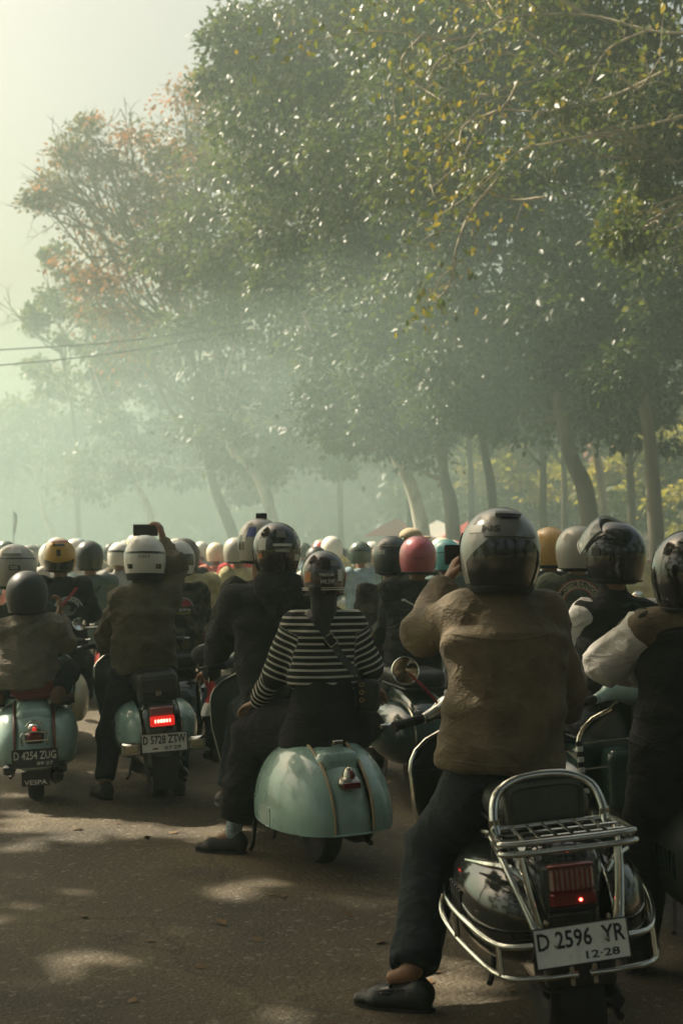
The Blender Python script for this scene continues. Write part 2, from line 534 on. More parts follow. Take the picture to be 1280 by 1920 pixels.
# ------------------------------------------------------------------ helmets
class Helmet:
    """Helmet in its own frame: face towards +y, centre of the head at the origin. S(theta, z) is the shell; theta 0 is the back."""
    def __init__(s, a=.137, b=.155, c=.15, zb=-.125, taper=.16):
        s.a, s.b, s.c, s.zb, s.tp = a, b, c, zb, taper
    def S(s, th, z, off=0.0):
        r = math.sqrt(max(1 - (z / s.c) ** 2, 0)) ** .92 if z >= 0 else 1 - s.tp * (z / s.zb) ** 2
        return np.array([(s.a + off) * r * math.sin(th), -(s.b + off) * r * math.cos(th), z + (off * max(z, 0) / s.c)])
    def shell(s, open_half=62, z_open=.045, full=False, n=40, m=18):
        mb = MB(); Z = list(np.linspace(s.zb, 0, 8)) + [s.c * math.sin(t) for t in np.linspace(.12, math.pi / 2, m - 8)]
        for off, fl in ((0, False), (-.012, True)):
            V = [s.S(2 * math.pi * k / n - math.pi, z, off if z < s.c * .99 else off) for z in Z for k in range(n)]
            F = []
            for i in range(len(Z) - 1):
                for k in range(n):
                    th = 360 * (k + .5) / n - 180
                    zm = (Z[i] + Z[i + 1]) / 2
                    if abs(th) > 180 - open_half and zm < z_open and not (full and zm < -.075): continue
                    q = (i * n + k, i * n + (k + 1) % n, (i + 1) * n + (k + 1) % n, (i + 1) * n + k)
                    F.append(q[::-1] if fl else q)
            mb.add(V, F)
        return mb
    def band(s, th0, th1, z0, z1, off=.0025, n=16, nz=5):
        f0 = z0 if callable(z0) else (lambda t: z0); f1 = z1 if callable(z1) else (lambda t: z1)
        T = np.radians(np.linspace(th0, th1, n))
        G = [[s.S(t, f0(t) + (f1(t) - f0(t)) * q, off) for t in T] for q in np.linspace(0, 1, nz)]
        mb = MB().grid(G)
        # a thin edge so that the piece stands on the shell
        per = G[0] + [r[-1] for r in G[1:]] + G[-1][-2::-1] + [r[0] for r in G[-2:0:-1]]
        inn = [p * (1 - (off + .001) / max(np.linalg.norm(p), .01)) for p in per]
        return mb.grid([inn, per], wrap=True)
    def ring(s, z, r=.005, off=0, th0=-180, th1=180, n=48):
        return MB().tube([s.S(t, z, off) for t in np.radians(np.linspace(th0, th1, n))], r, 6)
    def place(s, th, z, off=.003):
        th = math.radians(th)
        return lambda u, v: s.S(th + u / s.a, z + v, off)

def helmet(parent, rel, yaw, pitch, roll, m, deco=(), style='open', size=1.0, rim=RUBBER, visor=None, name='helmet', data=None):
    """deco: list of (name, material, MB builder taking the Helmet)."""
    H = Helmet(zb=-.135 if style == 'full' else -.12, taper=.2 if style == 'full' else .13)
    me = None
    if data is not None and data.get('me'): me = data['me']
    if me is None:
        mb = H.shell(full=(style == 'full'))
        me = new_mesh(name, mb.V, mb.F); sharpen(me)
        if data is not None: data['me'] = me
    o = link(name, me, m if len(me.materials) == 0 else None, parent, rel, (math.radians(pitch), math.radians(roll), math.radians(yaw)))
    o.scale = (size,) * 3
    own_material(o, m)
    H.ring(H.zb, .0065, -.004, -117 if style != 'full' else -180, 117 if style != 'full' else 180).build('rim', rim, o)
    G = [[H.S(t, z, f) for t in np.radians(np.linspace(-112, 112, 30))] for z, f in ((H.zb + .012, -.010), (H.zb - .012, -.022), (H.zb - .018, -.036), (H.zb + .01, -.05))]
    MB().grid(G).build('neck_roll', RUBBER, o)
    if visor is not None:
        mb = H.band(112, 248, -.075, .06, .006, 24, 8)
        mb.build('visor', visor, o)
    for nm, mm, fn in deco:
        x = fn(H).build(nm, mm, o)
    return o

VISOR_D = mat('smoked_visor', (.02, .022, .02), .06, coat=.5)

# ------------------------------------------------------------------ people
def rot_about(v, ax, a):
    ax = nrm(ax)
    return v * math.cos(a) + np.cross(ax, v) * math.sin(a) + ax * (ax @ v) * (1 - math.cos(a))

def hand(vol, wr, d, n, curl=.5, thumb=1, s=1.0):
    """Palm, four unequal bent fingers and a thumb leaving the side of the palm; n is where the palm faces."""
    d = nrm(d); n = nrm(np.asarray(n, float) - d * (np.asarray(n, float) @ d)); b = np.cross(d, n)
    vol.sec(wr - d * .01, wr + d * .085 * s, b, (.03 * s, .02 * s), (.041 * s, .015 * s), k=.012)
    base = wr + d * .082 * s
    for off, L in zip((.031, .0105, -.0105, -.031), (.92, 1.0, .95, .78)):
        p = base + b * off * s * thumb
        q = nrm(d + b * off * 3 * thumb)
        for j, (l, c) in enumerate(((.042, .55), (.027, 1.0), (.022, .8))):
            q = rot_about(q, np.cross(d, n), curl * c)
            e = p + q * l * L * s
            vol.cap(p, e, (.0098 - .0008 * j) * s, (.009 - .0008 * j) * s, k=.004)
            p = e
    t0 = wr + d * .025 * s + b * thumb * .026 * s
    t1 = t0 + nrm(d * .75 + b * thumb * .8 + n * .3) * .045 * s
    t2 = t1 + nrm(d * .9 + b * thumb * (.35 - .5 * curl) + n * .5) * .034 * s
    vol.cap(t0, t1, .014 * s, .0115 * s, k=.01).cap(t1, t2, .0112 * s, .009 * s, k=.004)

def complete(J, yaw):
    """Fills in the joints that the photograph hides with a seated rider's."""
    f = np.array([-math.sin(math.radians(yaw)), math.cos(math.radians(yaw)), 0]); r = np.array([f[1], -f[0], 0]); z = np.array([0, 0, 1.])
    J = {k: np.asarray(v, float) for k, v in J.items()}
    J['f'], J['r'] = f, r
    sm = (J['shL'] + J['shR']) / 2
    J.setdefault('hip', sm - z * .53 - f * .04)
    J.setdefault('neck', sm + z * .03)
    J.setdefault('head', sm + z * .235 + f * .03)
    for s, g in (('L', -1), ('R', 1)):
        J.setdefault('hip' + s, J['hip'] + r * g * .09)
        J.setdefault('el' + s, J['sh' + s] + f * .12 - z * .25 + r * g * .07)
        J.setdefault('wr' + s, J['el' + s] + f * .235 - z * .02 - r * g * .02)
        J.setdefault('hd' + s, J['wr' + s] - J['el' + s])
        J.setdefault('pn' + s, -z)
        J.setdefault('kn' + s, J['hip' + s] + f * .40 + r * g * .09 - z * .10)
        J.setdefault('an' + s, np.array([*(J['kn' + s] + f * .06)[:2], max(J['kn' + s][2] - .41, .36)]))
        J.setdefault('toe' + s, J['an' + s] + f * .19 - z * .05)
    return J

def body_vol(J, curl=.55, hands=True):
    v = Vol(); f, r = J['f'], J['r']
    hc = J['head']
    hd = nrm(J.get('look', f))
    R = np.stack([np.cross(hd, (0, 0, 1)), hd, (0, 0, 1)], 1)
    v.ell(hc + hd * .005, (.076, .096, .112), R, .02)
    v.cap(hc - (0, 0, .06) + hd * .035, hc - (0, 0, .085) + hd * .045, .045, .035, .03)     # jaw
    v.cap(hc + hd * .098 + (0, 0, .01), hc + hd * .112 - (0, 0, .022), .010, .015, .012)       # nose
    v.cap(hc + hd * .088 - (0, 0, .055), hc + hd * .09 - (0, 0, .055), .016, .014, .012)      # mouth
    for g in (-1, 1):
        v.ell(hc + R[:, 0] * .078 * g - (0, 0, .005), (.010, .022, .032), R, .008)             # ears
        v.ell(hc + R[:, 0] * .03 * g + hd * .084 + (0, 0, .022), (.016, .01, .009), R, .008)   # eyes
    v.cap(J['neck'] - (0, 0, .04), hc - (0, 0, .07), .056, .052, .03)
    ch = J.get('chest', (J['shL'] + J['shR']) / 2 - np.array([0, 0, .14]))
    wa = J.get('waist', (ch + J['hip']) / 2)
    v.sec(J['hip'], wa, r, (.145, .095), (.13, .085)).sec(wa, ch, r, (.13, .085), (.155, .095)).sec(ch, J['neck'] - (0, 0, .04), r, (.155, .095), (.08, .06))
    for s in 'LR':
        v.cap(J['neck'] - (0, 0, .07), J['sh' + s], .055, .05)
        v.chain([J['sh' + s], J['el' + s], J['wr' + s]], [.05, .038, .026])
        if hands: hand(v, J['wr' + s], J['hd' + s], J['pn' + s], J.get('curl' + s, curl), J.get('th' + s, 1 if s == 'R' else -1), J.get('hs', 1.0))
        v.chain([J['hip' + s], J['kn' + s], J['an' + s]], [.078, .052, .035])
        e = J['toe' + s] - J['an' + s]; e[2] = 0
        v.cap(J['an' + s] - (0, 0, .02), J['an' + s] + nrm(e) * .07 - (0, 0, .045), .033, .024)
    return v

def jacket_vol(J, W, arm=(.078, .066, .052), cuff=.97, collar=.075, hem=None, sleeves='LR', neckh=.05):
    """W: half (width, depth) at hem, waist, chest, yoke."""
    v = Vol(); r = J['r']
    ch = J.get('chest', (J['shL'] + J['shR']) / 2 - np.array([0, 0, .14]))
    wa = J.get('waist', (ch + J['hip']) / 2)
    hm = J['hip'] - (0, 0, .03) if hem is None else hem
    top = J['neck'] - (0, 0, .03)
    v.sec(hm, wa, r, W[0], W[1]).sec(wa, ch, r, W[1], W[2]).sec(ch, top - (0, 0, .05), r, W[2], W[3]).sec(top - (0, 0, .05), top, r, W[3], (collar * 1.3, collar * 1.1), k=.05)
    v.sec(top - (0, 0, .03), top + np.array([0, 0, neckh]), r, (collar * 1.08, collar), (collar, collar * .95), k=.03)
    for s in 'LR': v.cap(top - (0, 0, .075), J['sh' + s], .07, arm[0] * .95, .05)
    for s in sleeves:
        a, b, c = J['sh' + s], J['el' + s], J['wr' + s]
        c = b + (c - b) * cuff
        v.cap(a, b, arm[0], arm[1], .04).sec(b, c, (.3, .4, .85), (arm[1],) * 2, (arm[2],) * 2, .04)
    return v

def trouser_vol(J, rad=(.105, .08, .075), hemf=.93, waist=None):
    v = Vol(); r = J['r']
    wa = J['hip'] + np.array([0, 0, .10]) if waist is None else waist
    v.sec(J['hip'] - (0, 0, .03), wa, r, (.17, .115), (.155, .105))
    for s in 'LR':
        c = J['kn' + s] + (J['an' + s] - J['kn' + s]) * hemf
        v.cap(J['hip' + s], J['kn' + s], rad[0], rad[1], .05).sec(J['kn' + s], c, r, (rad[1],) * 2, (rad[2],) * 2, .05)
    return v

def shoe_vol(an, toe, sole_z=None, w=1.0):
    v = Vol(); an, toe = np.asarray(an, float), np.asarray(toe, float)
    d = toe - an; d[2] = 0; d = nrm(d)
    zs = min(an[2], toe[2]) - .05 if sole_z is None else sole_z
    u = np.cross(d, (0, 0, 1))
    heel = np.array([*(an - d * .045)[:2], zs + .035]); ball = np.array([*(an + d * .12)[:2], zs + .028]); tip = np.array([*(an + d * .19)[:2], zs + .022])
    v.sec(heel, ball, u, (.036 * w, .036), (.046 * w, .032), k=.03).sec(ball, tip, u, (.046 * w, .032), (.030 * w, .022), k=.03)
    v.cap(heel + (0, 0, .03), heel + (0, 0, .05) + d * .02, .036 * w, .034 * w, .03).cap(heel + (0, 0, .03) + d * .02, ball + (0, 0, .01), .035, .03, .03)
    v.cut((0, 0, zs), (0, 0, -1))
    return v, zs, d, u, heel, ball, tip

def person(label, J, yaw, top, legs, shoes=None, group=None, skin=None, h=.007, hc=.010, hel=None, hair=None, hands=True, cat='person'):
    """top: dict(m=material, W=..., arm=..., cuff=..., fold=(amp, freq)); legs: dict(m=..., rad=...); hel: args for helmet()."""
    J = complete(J, yaw)
    root = np.array([J['hip'][0], J['hip'][1], 0.0])
    V, Q = body_vol(J, hands=hands).mesh(h, 1)
    me = new_mesh('person', V - root, Q)
    o = link('person', me, skin or SKIN, None, root)
    tag(o, label, cat, group)
    out = dict(o=o, J=J, root=root)
    tp = dict(top); m = tp.pop('m'); fo = tp.pop('fold', (.018, (9, 9, 6))); nm = tp.pop('name', 'jacket'); post = tp.pop('post', None); hh = tp.pop('h', hc)
    V, Q = jacket_vol(J, **tp).mesh(hh, 1)
    if fo: V = folds(V, Q, fo[0], fo[1], seed=root[0] * 7)
    jo = link(nm, new_mesh(nm, V - root, Q), m, o)
    if post: post(jo.data, V, J)
    out['jacket'], out['JV'], out['JQ'] = jo, V, Q
    lg = dict(legs); m = lg.pop('m'); fo = lg.pop('fold', (.015, (9, 9, 5))); nm = lg.pop('name', 'trousers')
    V, Q = trouser_vol(J, **lg).mesh(hc, 1)
    V = folds(V, Q, fo[0], fo[1], seed=3 + root[0] * 5)
    out['trousers'] = link(nm, new_mesh(nm, V - root, Q), m, o)
    for s in 'LR':
        v = shoe_vol(J['an' + s], J['toe' + s], (shoes or {}).get('z' + s))
        V, Q = v[0].mesh(.006, 1)
        sh = link('shoe', new_mesh('shoe', V - root, Q), (shoes or {}).get('m', LEATHER), o)
        if h <= .008:
            _, zs, d, u, heel, ball, tip = v
            mb = MB()
            R = np.stack([u, d, (0, 0, 1)], 1)
            c = (heel + tip) / 2; c[2] = zs + .006
            pts = [heel - d * .038 + u * .0, heel + u * .038, ball + u * .048, tip + u * .028, tip + d * .024, tip - u * .028, ball - u * .048, heel - u * .038]
            P = spline(pts + [pts[0]], 4)[:-1]
            lo = [np.array([p[0], p[1], zs - .004]) for p in P]; hi = [np.array([p[0], p[1], zs + .011]) for p in P]
            mb.grid([lo, hi], wrap=True); k = len(mb.V); mb.add(hi, [tuple(range(len(hi)))]); mb.add(lo, [tuple(range(len(lo)))[::-1]])
            mb.build('sole', (shoes or {}).get('sole', RUBBER), sh, off=root)
    if hel:
        hl = dict(hel); ctr = np.asarray(hl.pop('at', J['head'] + np.array([0, 0, .005])), float)
        out['helmet'] = helmet(o, ctr - root, hl.pop('yaw', yaw), hl.pop('pitch', 0), hl.pop('roll', 0), hl.pop('m'), **hl)
    return out

def decal(p, name, m, fn, parent=None):
    mb = MB(); fn(mb)
    return mb.build(name, m, parent or p['jacket'], off=p['root'])
# ------------------------------------------------------------------ scooters
def se(v, p): return np.sign(v) * np.abs(v) ** p

def cowl_mb(side, x0, y0, z0, b, ry, rz, zmin, e=.85, f=.75, g=1.0, tilt=0.0):
    G = []
    for ps in np.linspace(0, math.pi / 2, 14):
        row = []
        for ph in np.linspace(0, 2 * math.pi, 44, endpoint=False):
            c, s_ = se(math.cos(ph), e), se(math.sin(ph), e)
            k = max(math.cos(ps), 0) ** f
            y, z = ry * c * k, rz * s_ * k
            row.append((side * (x0 + b * math.sin(ps) ** g), y0 + y, max(z0 + z + tilt * y, zmin)))
        G.append(row)
    return MB().grid(G, wrap=True, flip=side < 0)

def seam_pts(side, x, y0, z0, ry, rz, zmin, e=.85, lo=60, hi=268, tilt=0.0, off=.004):
    P = []
    for ph in np.radians(np.linspace(lo, hi, 36)):
        c, s_ = se(math.cos(ph), e), se(math.sin(ph), e)
        y, z = (ry + off) * c, (rz + off) * s_
        zz = z0 + z + tilt * y
        if zz < zmin - .005: break
        P.append((side * x, y0 + y, zz))
    return P

def tail_mb(prof, W, h=.10, p=.75):
    P = spline(prof, 5); Wd = np.interp(np.linspace(0, 1, len(P)), np.linspace(0, 1, len(W)), W)
    T = np.gradient(P, axis=0); T /= np.linalg.norm(T, axis=1, keepdims=True)
    N = np.stack([T[:, 1], -T[:, 0]], 1)     # outward for a curve that runs from the seat to the mudguard
    G = []
    for i in range(len(P)):
        row = []
        for a in np.radians(np.linspace(-100, 100, 21)):
            dn = -h * (1 - se(math.cos(a), p)); x = Wd[i] * se(math.sin(a), p)
            row.append((x, P[i][0] + N[i][0] * dn, P[i][1] + N[i][1] * dn))
        G.append(row)
    return MB().grid(G, flip=True)

def wheel(parent, y, rim_m, z=.215, R=.215, wd=.05):
    prof = [(R * .60, -wd * .8), (R * .72, -wd), (R * .9, -wd), (R * .975, -wd * .7), (R, -wd * .3), (R, wd * .3), (R * .975, wd * .7), (R * .9, wd), (R * .72, wd), (R * .60, wd * .8)]
    t = MB().lathe(prof, (0, y, z), 'x', 36).build('tyre', RUBBER, None)
    e = empty('wheel', (0, 0, 0), parent=parent); t.parent = e
    MB().lathe([(.02, -.03), (R * .3, -.035), (R * .5, -.028), (R * .62, -.04), (R * .62, .04), (R * .5, .028), (R * .3, .035), (.02, .03)], (0, y, z), 'x', 28).build('rim', rim_m, e)
    return e

def plate(parent, c, txt, sub, m, ink, tilt=0.0, roll=0.0, w=.275, h=.115, sub_x=.06):
    e = MB().box((0, 0, 0), (w / 2, .003, h / 2), .0025).build('number_plate', m, parent, c, (math.radians(tilt), math.radians(roll), 0))
    fr = MB()
    for a, b in (((-1, -1), (1, -1)), ((1, -1), (1, 1)), ((1, 1), (-1, 1)), ((-1, 1), (-1, -1))):
        fr.tube([(a[0] * w / 2, -.003, a[1] * h / 2), (b[0] * w / 2, -.003, b[1] * h / 2)], .0028, 5)
    fr.build('plate_edge', DARKMETAL if m is PLATE_W else PLASTIC, e)
    mb = MB(); put_text(mb, txt, h * .46, w * .93, lambda u, v: (u, -.0045, v + h * .17)); mb.build('lettering', ink, e, smooth=False)
    mb = MB(); put_text(mb, sub, h * .2, w * .36, lambda u, v: (u + sub_x, -.0045, v - h * .29)); mb.build('lettering', ink, e, smooth=False)
    for x in (-.27, .27):
        MB().lathe([(0.0001, -.007), (.006, -.006), (.007, -.002)], (x * w, 0, -h * .05 + .01), 'y', 10).build('bolt', CHROME_OLD, e)
    return e

def scooter(label, loc, yaw, lean, P, cat='scooter', group=None, name='scooter'):
    """Built with the rear axle at the origin, heading +y. P: paint, tail (profile), cowl, light ... """
    r = empty(name, (*loc, 0), (0, math.radians(-lean), math.radians(yaw)))
    tag(r, label, cat, group)
    paint = P['paint']; trim = P.get('trim', CHROME_OLD)
    c = P.get('cowl', dict(x0=.12, y0=0, z0=.44, b=.17, ry=.42, rz=.2, zmin=.25))
    prof = P.get('prof', [(.35, .72), (.1, .725), (-.12, .70), (-.27, .645), (-.37, .54), (-.42, .42), (-.43, .30), (-.40, .24)])
    tail_mb(prof, P.get('tw', [.11, .12, .125, .13, .14, .15, .15, .14]), *P.get('th', (.10, .75))).build('tail_panel', P.get('tail_paint', paint), r)
    for s in (-1, 1):
        o = cowl_mb(s, **c).build('side_cowl', P.get('cowl_paint', paint), r)
        if P.get('seam', True):
            k = {q: c[q] for q in ('y0', 'z0', 'ry', 'rz', 'zmin')}
            MB().tube(seam_pts(s, c['x0'] + .002, e=c.get('e', .85), tilt=c.get('tilt', 0), **k), P.get('seam_r', .007), 8).build('trim_strip', P.get('seam_m', trim), o)
        hb = MB(); a = c['z0'] + c['rz'] * .35
        sl = [(s * (c['x0'] + c['b'] * .93), c['y0'] + y, a + .0) for y in (-.10, -.05, 0, .05, .10)]
        for y in (-.08, -.04, 0, .04, .08):
            hb.box((s * (c['x0'] + c['b'] * .975), c['y0'] + y, c['z0'] + .01), (.006, .012, .05), .003)
        hb.build('cowl_louvre', P.get('louvre', DARKMETAL), o)
    # hull, floorboard, tunnel
    Vv = Vol().box((0, .02, .42), (.115, .36, .2), .06).box((0, .48, .36), (.10, .16, .17), .05, k=.08).sec(np.array([0, .5, .27]), np.array([0, .98, .275]), (1, 0, 0), (.21, .02), (.17, .02), k=.03).cap((0, .6, .30), (0, 1.0, .33), .05, .06, .05)
    V, Q = Vv.mesh(.013, 2)
    link('frame', new_mesh('frame', V, Q), P.get('frame', paint), r)
    for x in (-.15, -.08, .08, .15):
        MB().box((x, .74, .298), (.009, .18, .004), .002).build('floor_rail', RUBBER, r)
    # leg shield
    G = []
    for t in np.linspace(0, 1, 18):
        z = .265 + t * .665
        wv = np.interp(t, [0, .08, .25, .55, .8, .92, 1], [.16, .2, .245, .285, .285, .24, .12])
        row = []
        for u in np.linspace(-1, 1, 17):
            row.append((u * wv, 1.0 + .075 * t - .07 * abs(u) ** 2.2 + .03 * (1 - t) ** 3, z - .03 * abs(u) ** 3 * t))
        G.append(row)
    G = np.array(G)
    mb = MB().grid(G); G2 = G + np.array([0, .012, 0]); mb.grid(G2, flip=True)
    ls = mb.build('leg_shield', P.get('shield', paint), r)
    edge = [g[0] for g in G] + list(G[-1][1:-1]) + [g[-1] for g in G[::-1]]
    MB().tube(np.array(edge) + np.array([0, .006, 0]), P.get('rim_r', .009), 8).build('shield_trim', P.get('shield_trim', trim), ls)
    if P.get('glove', True):
        V, Q = Vol().box((0, .93, .60), (.19, .075, .14), .04).mesh(.012, 2)
        link('glove_box', new_mesh('glove_box', V, Q), P.get('glove_m', paint), r)
    # front mudguard, fork, wheels
    Gm = []
    for t in np.radians(np.linspace(-25, 205, 26)):
        row = []
        for a in np.radians(np.linspace(-90, 90, 11)):
            rr = .20 + .065 * math.cos(a)
            row.append((.085 * math.sin(a), 1.2 + rr * math.cos(t), .225 + rr * math.sin(t)))
        Gm.append(row)
    MB().grid(Gm).build('mudguard', P.get('guard', paint), r)
    MB().tube([(.07, 1.2, .215), (.07, 1.16, .36), (0, 1.09, .5), (0, 1.0, .95)], .022, 8).build('fork', DARKMETAL, r)
    wheel(r, 0, P.get('rim', DARKMETAL)); wheel(r, 1.2, P.get('rim', DARKMETAL))
    V, Q = Vol().box((0.02, -.02, .24), (.09, .17, .09), .04).cap((.1, .05, .22), (.1, -.2, .22), .05, .045).mesh(.012, 1)
    link('engine', new_mesh('engine', V, Q), DARKMETAL, r)
    MB().tube(spline([(.10, .12, .2), (.13, 0, .16), (.13, -.18, .17), (.13, -.34, .19)], 4), [.02, .045, .05, .022], 10).build('exhaust', DARKMETAL, r)
    MB().tube(spline([(.13, -.30, .16), (.12, -.36, .165), (.12, -.39, .16)], 3), .014, 8).build('tail_pipe', DARKMETAL, r)
    for s in (-1, 1):
        MB().tube([(s * .10, .42, .26), (s * .15, .30, .12), (s * .17, .26, .10)], .011, 6).build('stand_leg', DARKMETAL, r)
    # seat
    sp = P.get('seat', dict(c=(0, .12, .775), h=(.135, .36, .055), r=.05))
    if sp:
        V, Q = Vol().box(sp['c'], sp['h'], sp['r']).box(np.array(sp['c']) + (0, -.16, .02), np.array(sp['h']) * (1.02, .45, .9), sp['r'] * .9, k=.05).mesh(.011, 2)
        se_ = link('seat', new_mesh('seat', V, Q), P.get('seat_m', LEATHER), r)
        cc, hh = np.array(sp['c']), np.array(sp['h'])
        pts = [cc + (x * hh[0] * 1.0, y * hh[1] * .98, -hh[2] * .8) for x, y in ((-1, -.8), (-.8, -1), (.8, -1), (1, -.8), (1, .8), (.8, 1), (-.8, 1), (-1, .8))]
        MB().tube(spline(pts + [pts[0]], 4)[:-1], .006, 6, closed=True).build('seat_piping', P.get('piping', PLASTIC), se_)
    # headset, handlebar
    st = P.get('steer', 0.0)
    hs = empty('handlebar', (0, .97, .945), (0, 0, math.radians(st)), parent=r)
    hm = P.get('headset', paint)
    V, Q = Vol().ell((0, .055, .045), (.095, .12, .075)).chain([(0, .03, .045), (.12, -.01, .05), (.22, -.05, .02)], [.05, .034, .023], .05).chain([(0, .03, .045), (-.12, -.01, .05), (-.22, -.05, .02)], [.05, .034, .023], .05).mesh(.008, 3)
    link('headset', new_mesh('headset', V, Q), hm, hs)
    MB().lathe([(.001, .172), (.05, .168), (.068, .155), (.072, .14)], (0, 0, .045), 'y', 20).build('headlight', MIRROR, hs)
    MB().lathe([(.001, .128), (.038, .126), (.042, .116), (.042, .1)], (0, -.04, 0), 'z', 20).build('speedometer', CHROME, hs)
    for s in (-1, 1):
        g = MB()
        a, b = np.array([s * .215, -.048, .021]), np.array([s * .36, -.10, .005])
        g.tube([a, a + (b - a) * .04, a + (b - a) * .05, a + (b - a) * .9, a + (b - a) * .95, b], [.019, .024, .0185, .0185, .024, .02], 12)
        for t in np.linspace(.15, .85, 7): g.tube([a + (b - a) * t, a + (b - a) * (t + .03)], .0198, 10)
        g.build('grip', P.get('grip', RUBBER), hs)
        MB().tube(spline([(s * .19, .0, .02), (s * .27, -.03, .015), (s * .36, -.055, .01), (s * .405, -.075, .01)], 4), [.008, .007, .006, .009], 8).build('brake_lever', CHROME, hs)
        if s in P.get('mirrors', ()):
            mx, my, mz = P.get('mirror_at', (.30, .06, .20))
            e = MB().tube(spline([(s * .15, -.01, .06), (s * .2, .0, .13), (s * (mx - .03), my * .6, mz - .03), (s * mx, my, mz)], 5), .0055, 8).build('mirror_stem', P.get('stem_m', CHROME), hs)
            rm = P.get('mirror_r', .052)
            MB().lathe([(.001, .022), (rm * .6, .018), (rm * .95, .006), (rm * 1.04, -.004), (rm, -.010), (rm * .93, -.008)], (0, 0, 0), 'y', 24).build('mirror_shell', P.get('mirror_m', CHROME), e, (s * mx, my, mz), (math.radians(-13), 0, 0))
            MB().lathe([(.0005, -.0095), (rm * .5, -.0088), (rm * .94, -.007)], (0, 0, 0), 'y', 24).build('mirror_glass', MIRROR, e, (s * mx, my, mz), (math.radians(-13), 0, 0))
    return r, hs
# ------------------------------------------------------------------ ground, road, verge, haze
def sheet(name, pts, z, m, kind='structure'):
    o = link(name, new_mesh(name, [(x, y, z) for x, y in pts], [tuple(range(len(pts)))], False), m)
    return tag(o, kind=kind)

def asphalt():
    m = bpy.data.materials.new('dusty_asphalt'); m.use_nodes = True
    t = m.node_tree; N = t.nodes; L = t.links; b = N['Principled BSDF']
    tc = N.new('ShaderNodeTexCoord')
    def noise(sc, de=6, ro=.6):
        n = N.new('ShaderNodeTexNoise'); n.inputs['Scale'].default_value = sc; n.inputs['Detail'].default_value = de; n.inputs['Roughness'].default_value = ro
        L.new(tc.outputs['Object'], n.inputs['Vector']); return n
    def ramp(a, p0, c0, p1, c1):
        r = N.new('ShaderNodeValToRGB'); e = r.color_ramp.elements
        e[0].position, e[1].position = p0, p1; e[0].color, e[1].color = (*c0, 1), (*c1, 1)
        L.new(a, r.inputs[0]); return r
    big = ramp(noise(.9, 8).outputs[0], .35, (.056, .046, .029), .68, (.138, .108, .062))
    fine = ramp(noise(95, 4, .7).outputs[0], .36, (.35, .35, .35), .66, (1.5, 1.45, 1.35))
    mx = N.new('ShaderNodeMixRGB'); mx.blend_type = 'MULTIPLY'; mx.inputs[0].default_value = .85
    L.new(big.outputs[0], mx.inputs[1]); L.new(fine.outputs[0], mx.inputs[2])
    vo = N.new('ShaderNodeTexVoronoi'); vo.inputs['Scale'].default_value = 44
    L.new(tc.outputs['Object'], vo.inputs['Vector'])
    st = ramp(vo.outputs['Color'], .80, (0, 0, 0), .9, (1, 1, 1))
    m2 = N.new('ShaderNodeMixRGB'); m2.inputs[2].default_value = (.21, .185, .14, 1)
    ms = N.new('ShaderNodeMath'); ms.operation = 'MULTIPLY'; ms.inputs[1].default_value = .6
    L.new(st.outputs[0], ms.inputs[0]); L.new(ms.outputs[0], m2.inputs[0]); L.new(mx.outputs[0], m2.inputs[1])
    # fine cracks and old oil drips
    cn = noise(2.2, 3); cm = N.new('ShaderNodeMixRGB'); cm.inputs[0].default_value = .22
    L.new(tc.outputs['Object'], cm.inputs[1]); L.new(cn.outputs['Color'], cm.inputs[2])
    cv = N.new('ShaderNodeTexVoronoi'); cv.feature = 'DISTANCE_TO_EDGE'; cv.inputs['Scale'].default_value = .75; L.new(cm.outputs[0], cv.inputs['Vector'])
    crack = ramp(cv.outputs['Distance'], .0, (.62, .60, .58), .008, (1, 1, 1))
    oil = ramp(noise(1.7, 2, .4).outputs[0], .62, (1, 1, 1), .74, (.55, .55, .56))
    m3 = N.new('ShaderNodeMixRGB'); m3.blend_type = 'MULTIPLY'; m3.inputs[0].default_value = 1
    m4 = N.new('ShaderNodeMixRGB'); m4.blend_type = 'MULTIPLY'; m4.inputs[0].default_value = .9
    L.new(m2.outputs[0], m3.inputs[1]); L.new(crack.outputs[0], m3.inputs[2]); L.new(m3.outputs[0], m4.inputs[1]); L.new(oil.outputs[0], m4.inputs[2])
    L.new(m4.outputs[0], b.inputs['Base Color'])
    b.inputs['Roughness'].default_value = .85
    bp = N.new('ShaderNodeBump'); bp.inputs['Strength'].default_value = 1; bp.inputs['Distance'].default_value = .006
    bp2 = N.new('ShaderNodeBump'); bp2.inputs['Strength'].default_value = .8; bp2.inputs['Distance'].default_value = .006
    L.new(vo.outputs['Distance'], bp.inputs['Height']); bp.invert = True
    L.new(noise(150, 3).outputs[0], bp2.inputs['Height']); L.new(bp.outputs[0], bp2.inputs['Normal']); L.new(bp2.outputs[0], b.inputs['Normal'])
    return m
ASPHALT = asphalt()
EARTH = mat('dry_grass_ground', (.10, .095, .035), .9, var=.4, vs=1.5, bump=.6, bs=25)
KERBM = mat('concrete_kerb', (.32, .30, .25), .85, var=.2, bump=.4, bs=60, dirt=(.12, .1, .07), ds=5, da=.6)
RD = np.array([-.325, 1.0])                            # the way the road runs
def edge_x(Y, off=0.0): return 3.1 - .325 * (Y - 34) + off
sheet('ground', [(-170, -30), (170, -30), (170, 230), (-170, 230)], -.03, EARTH)
sheet('road', [(edge_x(-25, -24), -25), (edge_x(-25), -25), (edge_x(210), 210), (edge_x(210, -24), 210)], 0, ASPHALT)
mb = MB()
